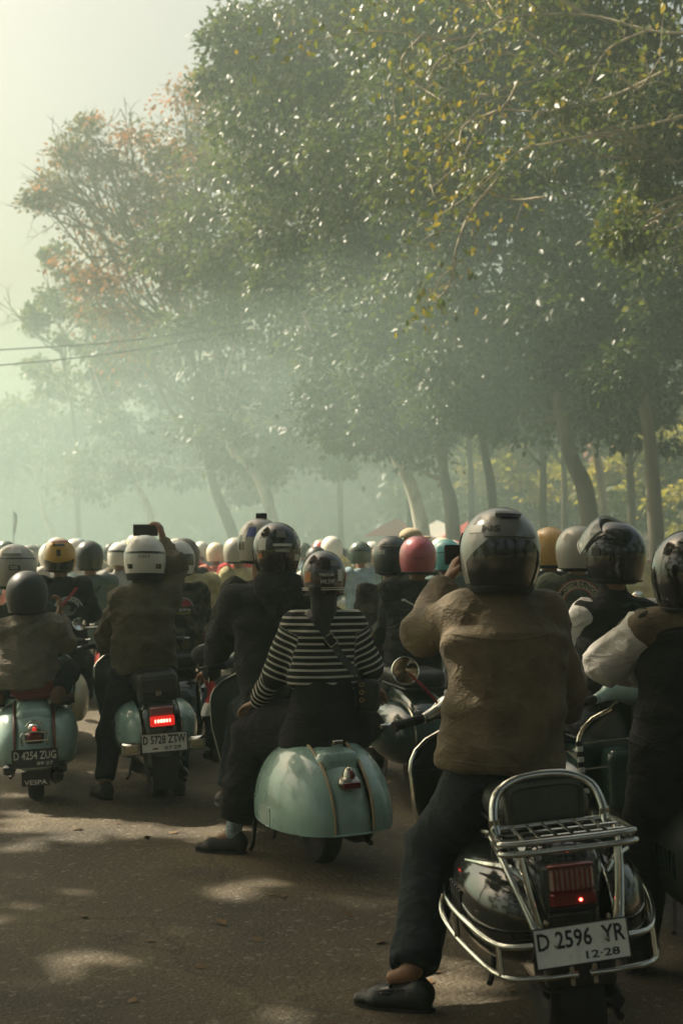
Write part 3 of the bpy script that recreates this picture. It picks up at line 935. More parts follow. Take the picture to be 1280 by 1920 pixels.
for i in range(90):
    Y = 12 + i * 1.5
    a, b = (edge_x(Y), Y), (edge_x(Y + 1.47), Y + 1.47)
    mb.add([(a[0], a[1], -.02), (a[0] + .16, a[1], -.02), (b[0] + .16, b[1], -.02), (b[0], b[1], -.02), (a[0] + .01, a[1], .13), (a[0] + .15, a[1], .13), (b[0] + .15, b[1], .13), (b[0] + .01, b[1], .13)],
           [(0, 1, 5, 4), (1, 2, 6, 5), (2, 3, 7, 6), (3, 0, 4, 7), (4, 5, 6, 7)])
tag(mb.build('kerb', KERBM, smooth=False), kind='structure')
sheet('verge', [(edge_x(-25, .17), -25), (edge_x(-25, 40), -25), (edge_x(210, 40), 210), (edge_x(210, .17), 210)], .09, EARTH)

hm = bpy.data.materials.new('haze_air'); hm.use_nodes = True
t = hm.node_tree; t.nodes.remove(t.nodes['Principled BSDF'])
pv = t.nodes.new('ShaderNodeVolumePrincipled')
pv.inputs['Color'].default_value = (.44, .55, .495, 1)
pv.inputs['Density'].default_value = HAZE_DENSITY
pv.inputs['Anisotropy'].default_value = .58
t.links.new(pv.outputs[0], t.nodes['Material Output'].inputs['Volume'])
hb = MB().box((0, 100, 11.7), (172, 132, 12.75)).build('haze', hm, smooth=False)
tag(hb, kind='stuff')

# loose grit and dry leaf bits on the near road
def scatter_grit():
    V, F = [], []
    n = 5200
    base = np.array([(1, 0, 0), (0, 1, 0), (-1, 0, 0), (0, -1, 0), (0, 0, .9)])
    k = 0
    for i in range(n):
        y = 3.9 + 7 * RNG.random() ** 1.6
        x = RNG.uniform(-.27, .27) * y
        s = RNG.uniform(.0022, .0065)
        R = RNG.uniform(.6, 1.3, (5, 3)) * s
        a = RNG.uniform(0, 6.3); c, sn = math.cos(a), math.sin(a)
        P = base * R
        P = np.stack([P[:, 0] * c - P[:, 1] * sn, P[:, 0] * sn + P[:, 1] * c, P[:, 2]], 1) + (x, y, -.0005)
        V.extend(P.tolist()); F.extend([(k, k + 1, k + 4), (k + 1, k + 2, k + 4), (k + 2, k + 3, k + 4), (k + 3, k, k + 4)]); k += 5
    o = link('grit', new_mesh('grit', V, np.array(F), False), mat('grey_grit', (.17, .15, .115), .9, var=.5, vs=40))
    tag(o, kind='stuff')
scatter_grit()

# ------------------------------------------------------------------ trees
def leaves(C, out, L, wid=.3, up=1.0, droop=.35, seed=0, rnd=.7):
    """C n x 3 leaf bases, out n x 3 directions; two triangles each, folded along the midrib."""
    g = np.random.default_rng(seed); n = len(C)
    d = out * .8 + g.normal(0, rnd, (n, 3)); d[:, 2] -= droop
    d /= np.linalg.norm(d, axis=1, keepdims=True)
    nn = g.normal(0, .55, (n, 3)); nn[:, 2] += up
    nn -= d * (nn * d).sum(1, keepdims=True); nn /= np.maximum(np.linalg.norm(nn, axis=1, keepdims=True), 1e-6)
    b = np.cross(d, nn)
    l = (L * g.uniform(.65, 1.25, n))[:, None]
    V = np.stack([C, C + d * l * .45 + b * l * wid + nn * l * .07, C + d * l - nn * l * .08, C + d * l * .45 - b * l * wid + nn * l * .07], 1).reshape(-1, 3)
    i = np.arange(n) * 4
    F = np.vstack([np.stack([i, i + 1, i + 2], 1), np.stack([i, i + 2, i + 3], 1)])
    return V, F

def crown_mesh(name, lobes, L, dens=1.0, seed=0, tint=(.1, .6), keep=None, droop=.35, hollow=.35, wid=.3, clump=1.0):
    """lobes: (centre, radii3). Leaves gather in clumps near each lobe's skin."""
    g = np.random.default_rng(seed)
    Cs, Os, Ts = [], [], []
    for c, r in lobes:
        r = np.asarray(r, float); rm = r.mean()
        n = int(dens * 2.0 * 4 * math.pi * rm ** 2 / (.5 * L * L))
        per = 95
        nc = max(int(n / per), 6)
        u = g.normal(0, 1, (nc, 3)); u /= np.linalg.norm(u, axis=1, keepdims=True)
        rad = g.uniform(hollow, 1.0, nc) ** .6 * (1 + .42 * vnoise(u * 1.9 + seed * 3.1 + c[0]))
        cc = np.asarray(c) + u * rad[:, None] * r
        tt = g.uniform(tint[0], tint[1], nc)
        sz = g.uniform(.6, 1.4, nc) * min(.26 * rm + .16, .85) * clump
        k = g.poisson(per, nc)
        idx = np.repeat(np.arange(nc), k)
        off = g.normal(0, 1, (len(idx), 3)) * np.array([.55, .55, .30]) * sz[idx][:, None]
        off[:, 2] -= .38 * (off[:, 0] ** 2 + off[:, 1] ** 2)
        Cs.append(cc[idx] + off); Os.append(u[idx] * .5 + off / np.maximum(np.linalg.norm(off, axis=1, keepdims=True), .05)); Ts.append(np.clip(tt[idx] + g.normal(0, .16, len(idx)), 0, 1))
    C, O, T = np.vstack(Cs), np.vstack(Os), np.hstack(Ts)
    if keep is not None:
        m = keep(C); C, O, T = C[m], O[m], T[m]
    V, F = leaves(C, O, L, seed=seed + 1, droop=droop, wid=wid)
    me = new_mesh(name, V, F, False)
    a = me.attributes.new('tint', 'FLOAT', 'POINT'); a.data.foreach_set('value', np.repeat(T, 4).astype(np.float32))
    return me

BARK_D = mat('dark_bark', (.075, .06, .042), .9, var=.4, vs=5, bump=.8, bs=22, stretch=(1, 1, .3))
BARK_P = mat('pale_bark', (.58, .54, .45), .85, var=.3, vs=4, bump=.6, bs=18, stretch=(1, 1, .3), dirt=(.14, .12, .08), ds=3, da=.8)
TWIG = mat('pale_twig_bark', (.30, .25, .17), .85, var=.3, vs=8, bump=.4, bs=40)
LEAF_G = leaf_mat('olive_green_leaf', [(.016, .030, .012), (.032, .052, .017), (.060, .080, .024), (.11, .12, .035)], .38, .44)
LEAF_Y = leaf_mat('yellow_green_leaf', [(.02, .036, .014), (.045, .066, .018), (.09, .105, .026), (.19, .15, .03)], .42, .44)
LEAF_R = leaf_mat('rusty_leaf', [(.035, .05, .018), (.07, .075, .028), (.16, .085, .042), (.28, .11, .065)], .4, .5)
LEAF_D = leaf_mat('deep_green_leaf', [(.014, .027, .012), (.024, .042, .014), (.04, .06, .018)], .3, .5)

def tree(label, base, way, r0, lobes, Lf, leafm, bark=BARK_D, dens=1.0, seed=1, tint=(.1, .6), name='broadleaf_tree', group='trees along the road', keep=None, limbs=True, extra=None, wid=.3, hollow=.35, clump=1.0, droop=.35):
    """way: points of the trunk above its base, world. lobes: (px, py, r px, Y) read off the photograph at distance Y, or (centre, radius)."""
    g = np.random.default_rng(seed + 50)
    b = np.asarray(base, float)
    o = empty(name, b); tag(o, label, 'tree', group)
    W = [np.asarray(q, float) for q in way]
    P = spline([b - (0, 0, .1)] + W, 7)
    rr = np.interp(np.linspace(0, 1, 12), [0, .06, .15, 1], [1.7, 1.2, 1, .45]) * r0
    mb = MB().tube(P, rr, 14)
    V = np.array(mb.V); V += (vnoise(V * (2.2, 2.2, .8)) * r0 * .22)[:, None] * nrm((1, .6, 0)); mb.V = V.tolist()
    mb.build('trunk', bark, o, off=b)
    LB = []
    for q in lobes:
        if len(q) == 4:
            c = at(q[0], q[1], q[3]); r = q[2] / FPX * q[3]; LB.append((c, np.array([r, r * 1.05, r * .92])))
        else: LB.append((np.asarray(q[0], float), np.asarray(q[1], float)))
    if limbs:
        tip = P[-1]
        for c, r in LB:
            k = int(len(P) * g.uniform(.55, .98)); s = P[min(k, len(P) - 1)]
            mid = s * .55 + c * .45 + (g.normal(0, .3), g.normal(0, .3), -.1 * np.linalg.norm(c - s))
            mb = MB().tube(spline([s, mid, c + (0, 0, r[2] * .2)], 6), [r0 * .42, r0 * .22, r0 * .06], 7)
            for j in range(7):
                u = g.normal(0, 1, 3); u /= np.linalg.norm(u); e = c + u * r * .85
                s2 = mid + (c - mid) * g.uniform(.2, .95)
                mb.tube(spline([s2, s2 * .5 + e * .5 + g.normal(0, .15, 3), e], 4), [r0 * .12, r0 * .06, r0 * .02], 5, cap=False)
            if keep is not None and not keep(np.array(mb.V)).all(): continue
            mb.build('limb', bark, o, off=b)
    if extra: extra(o, b, g)
    me = crown_mesh('crown', LB, Lf, dens, seed, tint, keep, wid=wid, hollow=hollow, clump=clump, droop=droop)
    n = len(me.vertices); co = np.empty(n * 3, np.float32); me.vertices.foreach_get('co', co)
    me.vertices.foreach_set('co', (co.reshape(-1, 3) - b.astype(np.float32)).ravel()); me.update()
    link('crown', me, leafm, o)
    return o

def gx(px, Y): return ((px - 640) / FPX * Y, Y, 0)
GL = lambda Y: .0058 * Y

# bare twigs that arch in from the upper corner, at 17-20 m
def twigs(o, b, g):
    lines = [[(1420, 40), (1250, 55), (1100, 20), (960, 30), (860, 80), (700, 60), (580, 70)],
             [(1420, 110), (1280, 150), (1130, 122), (980, 150), (850, 190), (740, 232)],
             [(1250, 130), (1150, 180), (1020, 190), (930, 215), (860, 300), (800, 350)],
             [(1380, 190), (1200, 240), (1060, 260), (960, 300), (900, 352), (815, 412)],
             [(930, 330), (880, 400), (850, 470), (840, 520), (812, 575)],
             [(1100, 25), (1000, -30), (900, 0), (800, -20), (690, 10)],
             [(1060, 120), (990, 60), (930, 20), (900, -40)],
             [(900, 70), (820, 120), (790, 170)], [(1040, 150), (960, 100), (890, 110), (810, 130)],
             [(1210, 60), (1140, 90), (1090, 170), (1030, 240)], [(980, 150), (940, 200), (880, 240), (870, 300)],
             [(1150, 125), (1200, 160), (1250, 110)], [(800, 60), (760, 110), (770, 150), (820, 190)], [(1020, 380), (940, 360), (870, 345)]]
    V0 = []
    for i, ln in enumerate(lines):
        Y = 17.5 + 2.2 * g.random()
        P = spline([at(x + g.normal(0, 6), y + g.normal(0, 6), Y + .25 * j * g.normal(0, .5)) for j, (x, y) in enumerate(ln)], 6)
        mb = MB().tube(P, [.022, .014, .006], 6)
        for k in range(3, len(P), 3):
            d = nrm(P[k] - P[k - 1]); q = nrm(d + g.normal(0, .8, 3)); l = g.uniform(.25, .8)
            E = spline([P[k], P[k] + q * l * .5 + (0, 0, .05), P[k] + q * l + (0, 0, -.12 * l)], 4)
            mb.tube(E, [.008, .003], 5, cap=False)
            V0.append(E[-1]); V0.append(E[3])
        V0.append(P[-1])
        mb.build('twig', TWIG, o, off=b)
    C = np.repeat(np.array(V0), 7, 0); C = C + g.normal(0, .14, C.shape)
    V, F = leaves(C, g.normal(0, .4, C.shape), .12, seed=5, droop=.8)
    me = new_mesh('twig_leaves', V - b, F, False)
    a = me.attributes.new('tint', 'FLOAT', 'POINT'); a.data.foreach_set('value', np.repeat(np.clip(g.normal(.6, .25, len(C)), 0, 1), 4).astype(np.float32))
    link('twig_leaves', me, LEAF_Y, o)

def bare(o, b, g, starts, depth=5):
    for s, d, l, r in starts:
        mb = MB()
        def grow(p, d, l, r, k):
            q = nrm(d + g.normal(0, .16, 3) + (0, 0, .06)); e = p + q * l
            m = (p + e) / 2 + g.normal(0, .06 * l, 3)
            mb.tube(spline([p, m, e], 3), [r, r * .75], 5 if k > 1 else 4, cap=False)
            if k == 0: return
            for _ in range(2 if k < 4 else 3):
                grow(e if g.random() < .6 else m, nrm(q + g.normal(0, .48, 3)), l * g.uniform(.62, .85), max(r * .62, .008), k - 1)
        grow(np.asarray(s), nrm(d), l, r, depth)
        mb.build('limb', BARK_D, o, off=b)

tree('tall tree with bare pale twigs and yellowing leaves arching in overhead', gx(1530, 20), [at(1440, 500, 20), at(1380, 150, 20)], .24,
     [(1270, 170, 150, 20), (1130, 60, 130, 21), (1290, 390, 120, 21), (1010, -60, 150, 22), (1200, -80, 190, 20), (1230, 290, 90, 19.5), (1080, 210, 70, 19), (1190, 440, 55, 19)], GL(21), LEAF_Y, TWIG, .8, 1, (.0, .6), extra=twigs, name='overhanging_tree')
tree('thick dark trunk rising straight, rightmost of the big roadside trees', gx(1240, 25), [at(1222, 880, 25), at(1200, 700, 25), at(1190, 400, 25.5)], .14,
     [(1235, 560, 100, 24.2), (1170, 690, 75, 24.2), (1225, 420, 90, 24), (1200, 770, 80, 26), (1120, 690, 100, 27), (1190, 520, 150, 26), (1090, 380, 170, 26.5), (1270, 640, 100, 26), (1220, 260, 160, 27), (1040, 560, 110, 26)], GL(26), LEAF_G, BARK_D, .95, 2, (.0, .55))
tree('big dark tree with leaning trunk behind the green smoke-grey visor helmet', gx(1120, 27), [at(1100, 940, 27), at(1065, 840, 27), at(1020, 600, 27.5), at(960, 300, 28)], .18,
     [(960, 740, 100, 29), (850, 740, 90, 29), (1060, 760, 80, 29), (950, 250, 180, 29), (900, 470, 165, 28), (1010, 640, 110, 28), (870, 70, 190, 30), (850, 640, 90, 28), (1000, 30, 150, 29), (780, 330, 110, 28)], GL(28), LEAF_G, BARK_D, .95, 3, (.05, .65))
tree('slim pale trunk leaning beside the thick dark one', gx(1140, 31), [at(1125, 900, 31), at(1092, 745, 31), at(1060, 560, 31)], .10,
     [(1060, 500, 110, 32), (1120, 620, 80, 32)], GL(32), LEAF_D, BARK_P, .8, 4)
tree('dark upright trunk rising behind the silver helmet', gx(935, 33), [at(922, 930, 33), at(905, 820, 33), at(890, 600, 33)], .13,
     [(850, 560, 120, 34), (930, 690, 90, 34)], GL(34), LEAF_D, BARK_D, .8, 5)
tree('broad dark trunk between the pink and silver helmets', gx(862, 31.5), [at(845, 950, 31.5), at(832, 880, 31.5), at(800, 600, 32)], .17,
     [(770, 790, 80, 33), (840, 800, 60, 31), (700, 820, 70, 33), (660, 770, 90, 34), (760, 520, 150, 32), (740, 690, 95, 32), (700, 330, 160, 33), (810, 200, 140, 34)], GL(32), LEAF_G, BARK_D, .95, 6, (.05, .6))
tree('tallest roadside tree with pale trunk leaning out over the road', gx(812, 35), [at(785, 960, 35), at(745, 860, 35), at(708, 800, 35), at(640, 550, 36), at(600, 300, 36)], .19,
     [(650, 80, 180, 37), (560, 240, 150, 36), (640, 540, 140, 36), (560, 400, 130, 36.5), (480, 90, 80, 37), (430, 60, 45, 37), (720, -60, 200, 38), (520, 150, 120, 38), (660, 680, 90, 35), (415, 140, 38, 37)], GL(36), LEAF_G, BARK_P, 1.0, 7, (.1, .7))
tree('leafy tree whose pale trunk bends left above the crowd behind the camera helmet', gx(545, 46), [at(500, 935, 46), at(465, 870, 46), at(425, 820, 46), at(400, 600, 47)], .2,
     [(470, 340, 115, 47), (400, 480, 120, 47), (520, 600, 120, 46), (390, 640, 100, 48), (560, 730, 100, 46), (520, 830, 80, 47), (600, 820, 80, 48), (420, 800, 70, 47), (480, 780, 70, 44), (480, 480, 100, 46), (450, 720, 90, 47)], GL(47) * .95, LEAF_G, BARK_P, .9, 8, (.15, .75))
tree('half bare tree with rusty leaves and thin upward branches against the sky', gx(475, 52), [at(430, 985, 52), at(395, 890, 52), at(350, 650, 52), at(310, 450, 52)], .22,
     [(300, 400, 85, 53), (235, 510, 80, 53), (420, 190, 60, 51), (260, 600, 80, 53), (330, 290, 60, 53), (200, 300, 45, 53), (105, 355, 32, 54), (360, 180, 40, 52), (170, 250, 34, 53), (350, 520, 90, 52), (250, 350, 75, 53), (180, 420, 60, 54), (330, 360, 80, 52), (200, 560, 70, 54), (160, 500, 50, 54), (270, 270, 45, 52), (400, 300, 60, 51), (130, 290, 26, 54), (75, 375, 20, 54), (390, 240, 60, 51)], GL(52) * .75, LEAF_R, BARK_D, .40, 9, (.15, 1), clump=1.7, hollow=.1,
     extra=lambda o, b, g: bare(o, b, g, [(at(310, 450, 52), (-.1, 0, 1), 2.2, .10), (at(330, 430, 52), (.15, .1, 1), 2.4, .10), (at(300, 500, 52), (-.75, 0, .6), 2.2, .10), (at(290, 520, 52), (-.5, 0, .8), 2.3, .10), (at(260, 480, 53), (-.85, 0, .45), 1.7, .07), (at(380, 420, 51), (.1, 0, 1), 2.1, .08)]))
tree('hazy tree with short white trunk behind the raised phone', gx(292, 63), [at(278, 960, 63), at(250, 900, 63), at(225, 780, 63)], .22,
     [(225, 630, 95, 64), (165, 700, 75, 64), (300, 740, 100, 63), (400, 790, 85, 62), (150, 620, 50, 65), (240, 820, 70, 62), (330, 850, 75, 63), (470, 880, 70, 60), (180, 890, 60, 64)], GL(63) * .9, LEAF_G, BARK_P, .8, 10, (.2, .85))
tree('pale green hazy tree further down the road at the frame edge', gx(108, 82), [at(98, 1000, 82), at(82, 960, 82), at(70, 860, 82)], .3,
     [(85, 770, 90, 82), (150, 830, 80, 80), (25, 790, 75, 83), (220, 850, 60, 80), (80, 690, 50, 82), (-20, 830, 70, 83)], GL(80) * .85, LEAF_Y, BARK_P, .7, 11, (.1, .8))
tree('faintest far tree where the road ends in haze', gx(30, 105), [at(25, 960, 105), at(15, 900, 105)], .3,
     [(-20, 880, 70, 105), (60, 905, 60, 103), (130, 915, 50, 100), (10, 930, 50, 105), (190, 920, 45, 100)], GL(100) * .8, LEAF_Y, BARK_D, .7, 12, (.1, .7))
tree('thin sparse tree with wispy twigs against the pale sky', gx(150, 70), [at(140, 800, 70), at(110, 640, 70)], .14,
     [(90, 570, 38, 70), (60, 600, 24, 70), (130, 520, 28, 70), (100, 480, 22, 70)], GL(70) * .8, LEAF_Y, BARK_D, .35, 13, (.2, .8),
     extra=lambda o, b, g: bare(o, b, g, [(at(120, 700, 70), (-.35, 0, 1), 1.9, .07), (at(115, 660, 70), (-.8, 0, .5), 1.6, .06)], 4))
# the park behind the roadside row
for i, (px, Y, lb, lab) in enumerate([
        (1020, 40, [(1010, 690, 100, 41), (1080, 770, 50, 41), (960, 790, 40, 41)], 'dark park tree with slim straight trunk left of the orange helmet'),
        (1185, 38, [(1180, 720, 90, 39), (1240, 760, 60, 39), (1130, 740, 60, 39)], 'dark park tree between the two right-hand big trunks'),
        (770, 48, [(760, 760, 70, 49), (690, 780, 65, 49), (820, 780, 60, 49)], 'shaded park tree behind the leaning pale trunk'),
        (885, 46, [(880, 740, 80, 47), (930, 800, 45, 47), (830, 740, 70, 47)], 'slim park tree behind the broad dark trunk'),
        (640, 58, [(640, 780, 80, 59), (580, 800, 70, 59), (700, 830, 50, 58), (530, 830, 60, 60)], 'hazy park tree above the striped sweater'),
        (1060, 50, [(1060, 800, 50, 51), (1110, 740, 80, 51), (1000, 800, 40, 50)], 'far park tree with straight pole-like trunk')]):
    tree(lab, gx(px, Y), [at(px - 3, 900, Y), at(px - 8, 760, Y)], .13, lb, GL(Y), LEAF_D, BARK_D, .9, 30 + i, (0, .7), name='park_tree', group='trees in the park')

# the wood that closes the view behind the park
LB = []
for i in range(26):
    Y = 62 + 3.4 * i; X = edge_x(Y, 15 + 9 * RNG.random()) - .22 * (Y - 62)
    for hgt in (2.5, 6.5, 10.5): LB.append((np.array([X + RNG.normal(0, 1.2), Y + RNG.normal(0, 1.5), hgt + RNG.normal(0, .8)]), np.array([3.6, 3.4, 2.9])))
for i in range(16):
    X = -46 + 3.6 * i; Y = 118 + RNG.normal(0, 3)
    for hgt in (2, 5.5, 8): LB.append((np.array([X, Y, hgt]), np.array([3.8, 3.5, 2.6])))
fw = link('distant_wood', crown_mesh('distant_wood', LB, .55, .55, 400, (0, .8)), LEAF_G); tag(fw, 'hazy wood closing the view behind the park', kind='stuff')

# sunlit shrubs, walls and stalls in the gaps under the canopy
LEAF_S = leaf_mat('sunny_yellow_green_leaf', [(.10, .12, .03), (.20, .20, .05), (.32, .28, .08)], .5, .6)  # leaf colour brightened so the shrubs look sunlit
def shrub(label, px, py, rp, Y, seed, tint=(.2, 1)):
    c = at(px, py, Y); r = 1.35 * rp / FPX * Y
    b = np.array([c[0], Y, .08])
    o = empty('shrub', b); tag(o, label, 'shrub', 'sunlit shrubs beyond the trunks')
    me = crown_mesh('foliage', [(np.array([c[0], Y, max(c[2], r * .9)]), np.array([r, r, r * .95]))], GL(Y), .7, seed, tint)
    n = len(me.vertices); co = np.empty(n * 3, np.float32); me.vertices.foreach_get('co', co)
    me.vertices.foreach_set('co', (co.reshape(-1, 3) - b.astype(np.float32)).ravel()); me.update()
    link('foliage', me, LEAF_S, o)
    MB().tube([b, b + (0, 0, max(c[2], r) * .8)], .05, 6).build('stem', BARK_D, o, off=b)
for i, (px, py, r, Y, lab) in enumerate([(1245, 860, 60, 58, 'large yellow green shrub right of the rightmost trunk'), (1165, 900, 45, 60, 'yellow green shrub between the two dark right trunks'), (1000, 890, 40, 62, 'sunlit bush above the orange helmet'),
        (1080, 880, 35, 62, 'small sunlit bush behind the leaning dark trunk'), (890, 870, 45, 66, 'pale sunlit bush behind the silver helmet'), (950, 850, 30, 66, 'narrow sunlit bush right of the silver helmet trunk'), (1270, 950, 40, 56, 'low sunlit shrub at the frame edge')]):
    shrub(lab, px, py, r, Y, 70 + i)

WALLM = mat('pale_plaster', (.55, .50, .40), .85, var=.1, bump=.2, bs=20)
GLASSD = mat('dark_window_glass', (.03, .035, .035), .1)
ROOFM = mat('clay_roof', (.24, .11, .06), .8, var=.25, vs=3, bump=.3)
def building(label, x, y, w_, d_, h_, nwin, nfl):
    o = empty('park_building', (x, y, .09)); tag(o, label, 'building', 'buildings beyond the park')
    MB().box((0, 0, h_ / 2), (w_ / 2, d_ / 2, h_ / 2)).build('wall', WALLM, o, smooth=False)
    e = .8
    MB().add([(-w_ / 2 - e, -d_ / 2 - e, h_ + .003), (w_ / 2 + e, -d_ / 2 - e, h_ + .003), (w_ / 2 + e, d_ / 2 + e, h_ + .003), (-w_ / 2 - e, d_ / 2 + e, h_ + .003), (-w_ / 2 + 2, 0, h_ + 1.8), (w_ / 2 - 2, 0, h_ + 1.8)],
             [(0, 1, 5, 4), (1, 2, 5), (2, 3, 4, 5), (3, 0, 4), (3, 2, 1, 0)]).build('roof', ROOFM, o, smooth=False)
    for f in range(nfl):
        for i in range(nwin):
            X = -w_ / 2 + w_ * (i + .5) / nwin; Z = 1.5 + f * 2.9
            fr = MB()
            for a, b_ in (((-.6, 0), (.05, .75)), ((.6, 0), (.05, .75)), ((0, -.7), (.65, .05)), ((0, .7), (.65, .05)), ((0, 0), (.03, .7))):
                fr.box((X + a[0], -d_ / 2 - .04, Z + a[1]), (b_[0], .05, b_[1]))
            q = fr.build('window', mat('white_frame', (.7, .68, .6), .5), o, smooth=False)
            MB().box((X, -d_ / 2 - .012, Z), (.58, .01, .68)).build('pane', GLASSD, q, smooth=False)
building('long pale two storey building glimpsed between trunks beyond the park', 11, 82, 16, 8, 6, 6, 2)
building('pale low building far behind the rightmost trunk', 27, 76, 12, 8, 5.6, 4, 2)

REDC = mat('red_canvas', (.55, .05, .045), .8, var=.15); WHITEC = mat('white_canvas', (.72, .70, .62), .8, var=.06)
def stall(label, px, Y, w_, m):
    x = (px - 640) / FPX * Y
    o = empty('market_tent', (x, Y, .09)); tag(o, label, 'tent', 'tents at the park edge')
    for sx in (-1, 1):
        for sy in (-1, 1):
            MB().tube([(sx * w_ / 2, sy, 0), (sx * w_ / 2, sy, 2.1)], .035, 6).build('pole', CHROME_OLD, o)
    MB().add([(-w_ / 2 - .2, -1.2, 2.12), (w_ / 2 + .2, -1.2, 2.12), (w_ / 2 + .2, 1.2, 2.12), (-w_ / 2 - .2, 1.2, 2.12), (0, 0, 2.9)], [(0, 1, 4), (1, 2, 4), (2, 3, 4), (3, 0, 4), (3, 2, 1, 0)]).build('canopy', m, o, smooth=False)
    MB().box((0, -1.22, 1.98), (w_ / 2 + .2, .012, .15)).build('valance', WHITEC if m is REDC else REDC, o, smooth=False)
    MB().box((0, -.9, .5), (w_ / 2 - .1, .3, .45)).build('counter', WHITEC, o, smooth=False)
for px, Y, w_, m, lab in [(742, 58, 2.4, REDC, 'red tent with white valance left of the broad dark trunk'), (885, 60, 2.2, REDC, 'red tent half hidden behind the silver helmet'), (820, 62, 2.4, WHITEC, 'white tent with red valance between the two red ones')]:
    stall(lab, px, Y, w_, m)
# white posts at the park edge
WPOST = mat('white_painted_post', (.70, .68, .60), .6, dirt=(.3, .25, .2), da=.5)
for px, Y, lab in [(1046, 33, 'white post right of the orange helmet'), (1083, 34, 'white post behind the green vest helmet'), (1216, 30, 'short white post between the two black helmets at the edge'), (985, 36, 'white post left of the orange helmet')]:
    x = (px - 640) / FPX * Y
    o = MB().lathe([(.10, 0), (.10, 1.5), (.075, 1.54), (.075, 1.6), (.12, 1.64), (.12, 1.8), (.06, 1.86), (.001, 1.87)], (0, 0, 0), 'z', 12).build('post', WPOST, None, (x, Y, .08))
    tag(o, lab, 'post', 'white posts along the park edge')
# flag pole and cables
o = empty('flag_pole', gx(26, 40)); tag(o, 'dark drooping pennant on a thin pole above the crowd at the frame edge', 'flag')
MB().tube([(0, 0, 0), (0, 0, 2.75)], .012, 6).build('pole', DARKMETAL, o)
G = [[(.002 + .10 * u + .02 * math.sin(4 * v_), .03 * math.sin(5 * u + 3 * v_), 2.74 - .62 * v_ - .10 * u) for u in np.linspace(0, 1 - .5 * v_, 5)] for v_ in np.linspace(0, 1, 8)]
mb = MB().grid(G); mb.grid(np.array(G) + (0, .006, 0), flip=True); mb.build('pennant', mat('dark_cloth', (.03, .035, .03), .85), o)
CABLE = mat('black_cable', (.015, .015, .015), .6)
for pts, lab in [([(-500, 690, 38), (-200, 668, 38), (0, 656, 38), (230, 640, 38), (475, 606, 38)], 'upper overhead cable running into the leaning tree'), ([(-500, 722, 38), (-200, 700, 38), (0, 685, 38), (230, 660, 38), (475, 617, 38)], 'lower overhead cable running into the leaning tree')]:
    P = spline([at(*q) for q in pts], 10); b = P[0]
    o = MB().tube(P, .021, 6).build('overhead_cable', CABLE, None, b, off=b); tag(o, lab, 'cable')

# the tree that shades the near road: it stands beside the road out of frame, sunlight falls through its gaps
SV = np.array(SUN)
SPOTS = []
for px, py, hw, hh, pr in [(60, 1540, 100, 25, 1), (190, 1550, 105, 21, 1), (310, 1558, 95, 20, 1), (415, 1560, 80, 21, 1), (50, 1592, 80, 14, 1), (170, 1580, 60, 8, .7), (475, 1668, 95, 24, 1), (312, 1765, 58, 24, 1), (185, 1806, 85, 26, 1),
                           (70, 1855, 50, 14, .9), (400, 1822, 60, 8, 1), (545, 1908, 100, 30, 1), (838, 1850, 80, 46, 1), (690, 1695, 55, 12, .9)]:
    q = ground_at(px, py); SPOTS.append((q, hw / FPX * q[1] * .95, hh * q[1] ** 2 / (FPX * CAM_H) * 1.05, pr))
SPOTS += [(at(830, 1140, 5.1), .20, .20, 1), (at(775, 1020, 9.6), .2, .2, 1), (at(1150, 1210, 5.6), .2, .2, 1), (at(270, 1020, 9.4), .2, .2, 1), (at(1092, 1165, 6.6), .14, .2, 1), (at(960, 960, 5.05), .10, .10, .8),
          (at(600, 1040, 7.45), .10, .10, .5), (at(1150, 990, 6.7), .15, .12, .8), (at(700, 1480, 7.1), .10, .14, .5), (at(540, 1440, 7.2), .08, .08, .35)]
def open_gaps(C):
    g = np.random.default_rng(99); m = np.ones(len(C), bool)
    # gaps cut for the sun patches: points on the sun's path to them removed
    for P, rx, ry, pr in SPOTS:
        t = (C[:, 2] - P[2]) / SV[2]
        q = C - SV * t[:, None]
        d = ((q[:, 0] - P[0]) / (rx + .03)) ** 2 + ((q[:, 1] - P[1]) / (ry + .03)) ** 2
        w_ = 1 + .35 * vnoise(np.stack([q[:, 0] * 5, q[:, 1] * 5, q[:, 0] * 0 + P[0] * 9], 1))
        m &= ~((d < w_) & (g.random(len(C)) < pr))
    return m
off = SV / SV[2]
sl = []
for gy in np.arange(2.6, 11.6, 1.55):
    for gx_ in np.arange(-4.2, 4.3, 1.5):
        zc = 10.2 + .8 * math.sin(gx_ * 1.7 + gy) + .25 * (gx_ + 4)
        sl.append((np.array([gx_, gy, 0]) + off * zc, np.array([1.15, 1.15, .8])))
tree('tall shade tree at the roadside, its crown over the near road', (-14.5, 13.5, 0), [(-13.6, 13, 3), (-11.5, 12.3, 6.5), (-9.5, 11.8, 9)], .33, sl, .24, LEAF_G, BARK_D, 1.5, 60, (.1, .6), name='shade_tree', keep=open_gaps, hollow=.15)
sl = [(np.array([x, y, 9.5 + .7 * math.sin(x + y)]), np.array([1.7, 1.7, .9])) for x in np.arange(-7.5, 8, 2.2) for y in np.arange(-9, 8.5, 2.2)]
tree('wide shade tree standing behind the viewer, crown spread over the road', (7.5, -5, 0), [(7, -4.6, 3), (5, -3.6, 6.5), (3, -2, 8.6)], .35, sl, .30, LEAF_G, BARK_D, .5, 61, (.1, .6), name='shade_tree', keep=open_gaps, hollow=.15)  # added out of view to block sky light and deepen the shade

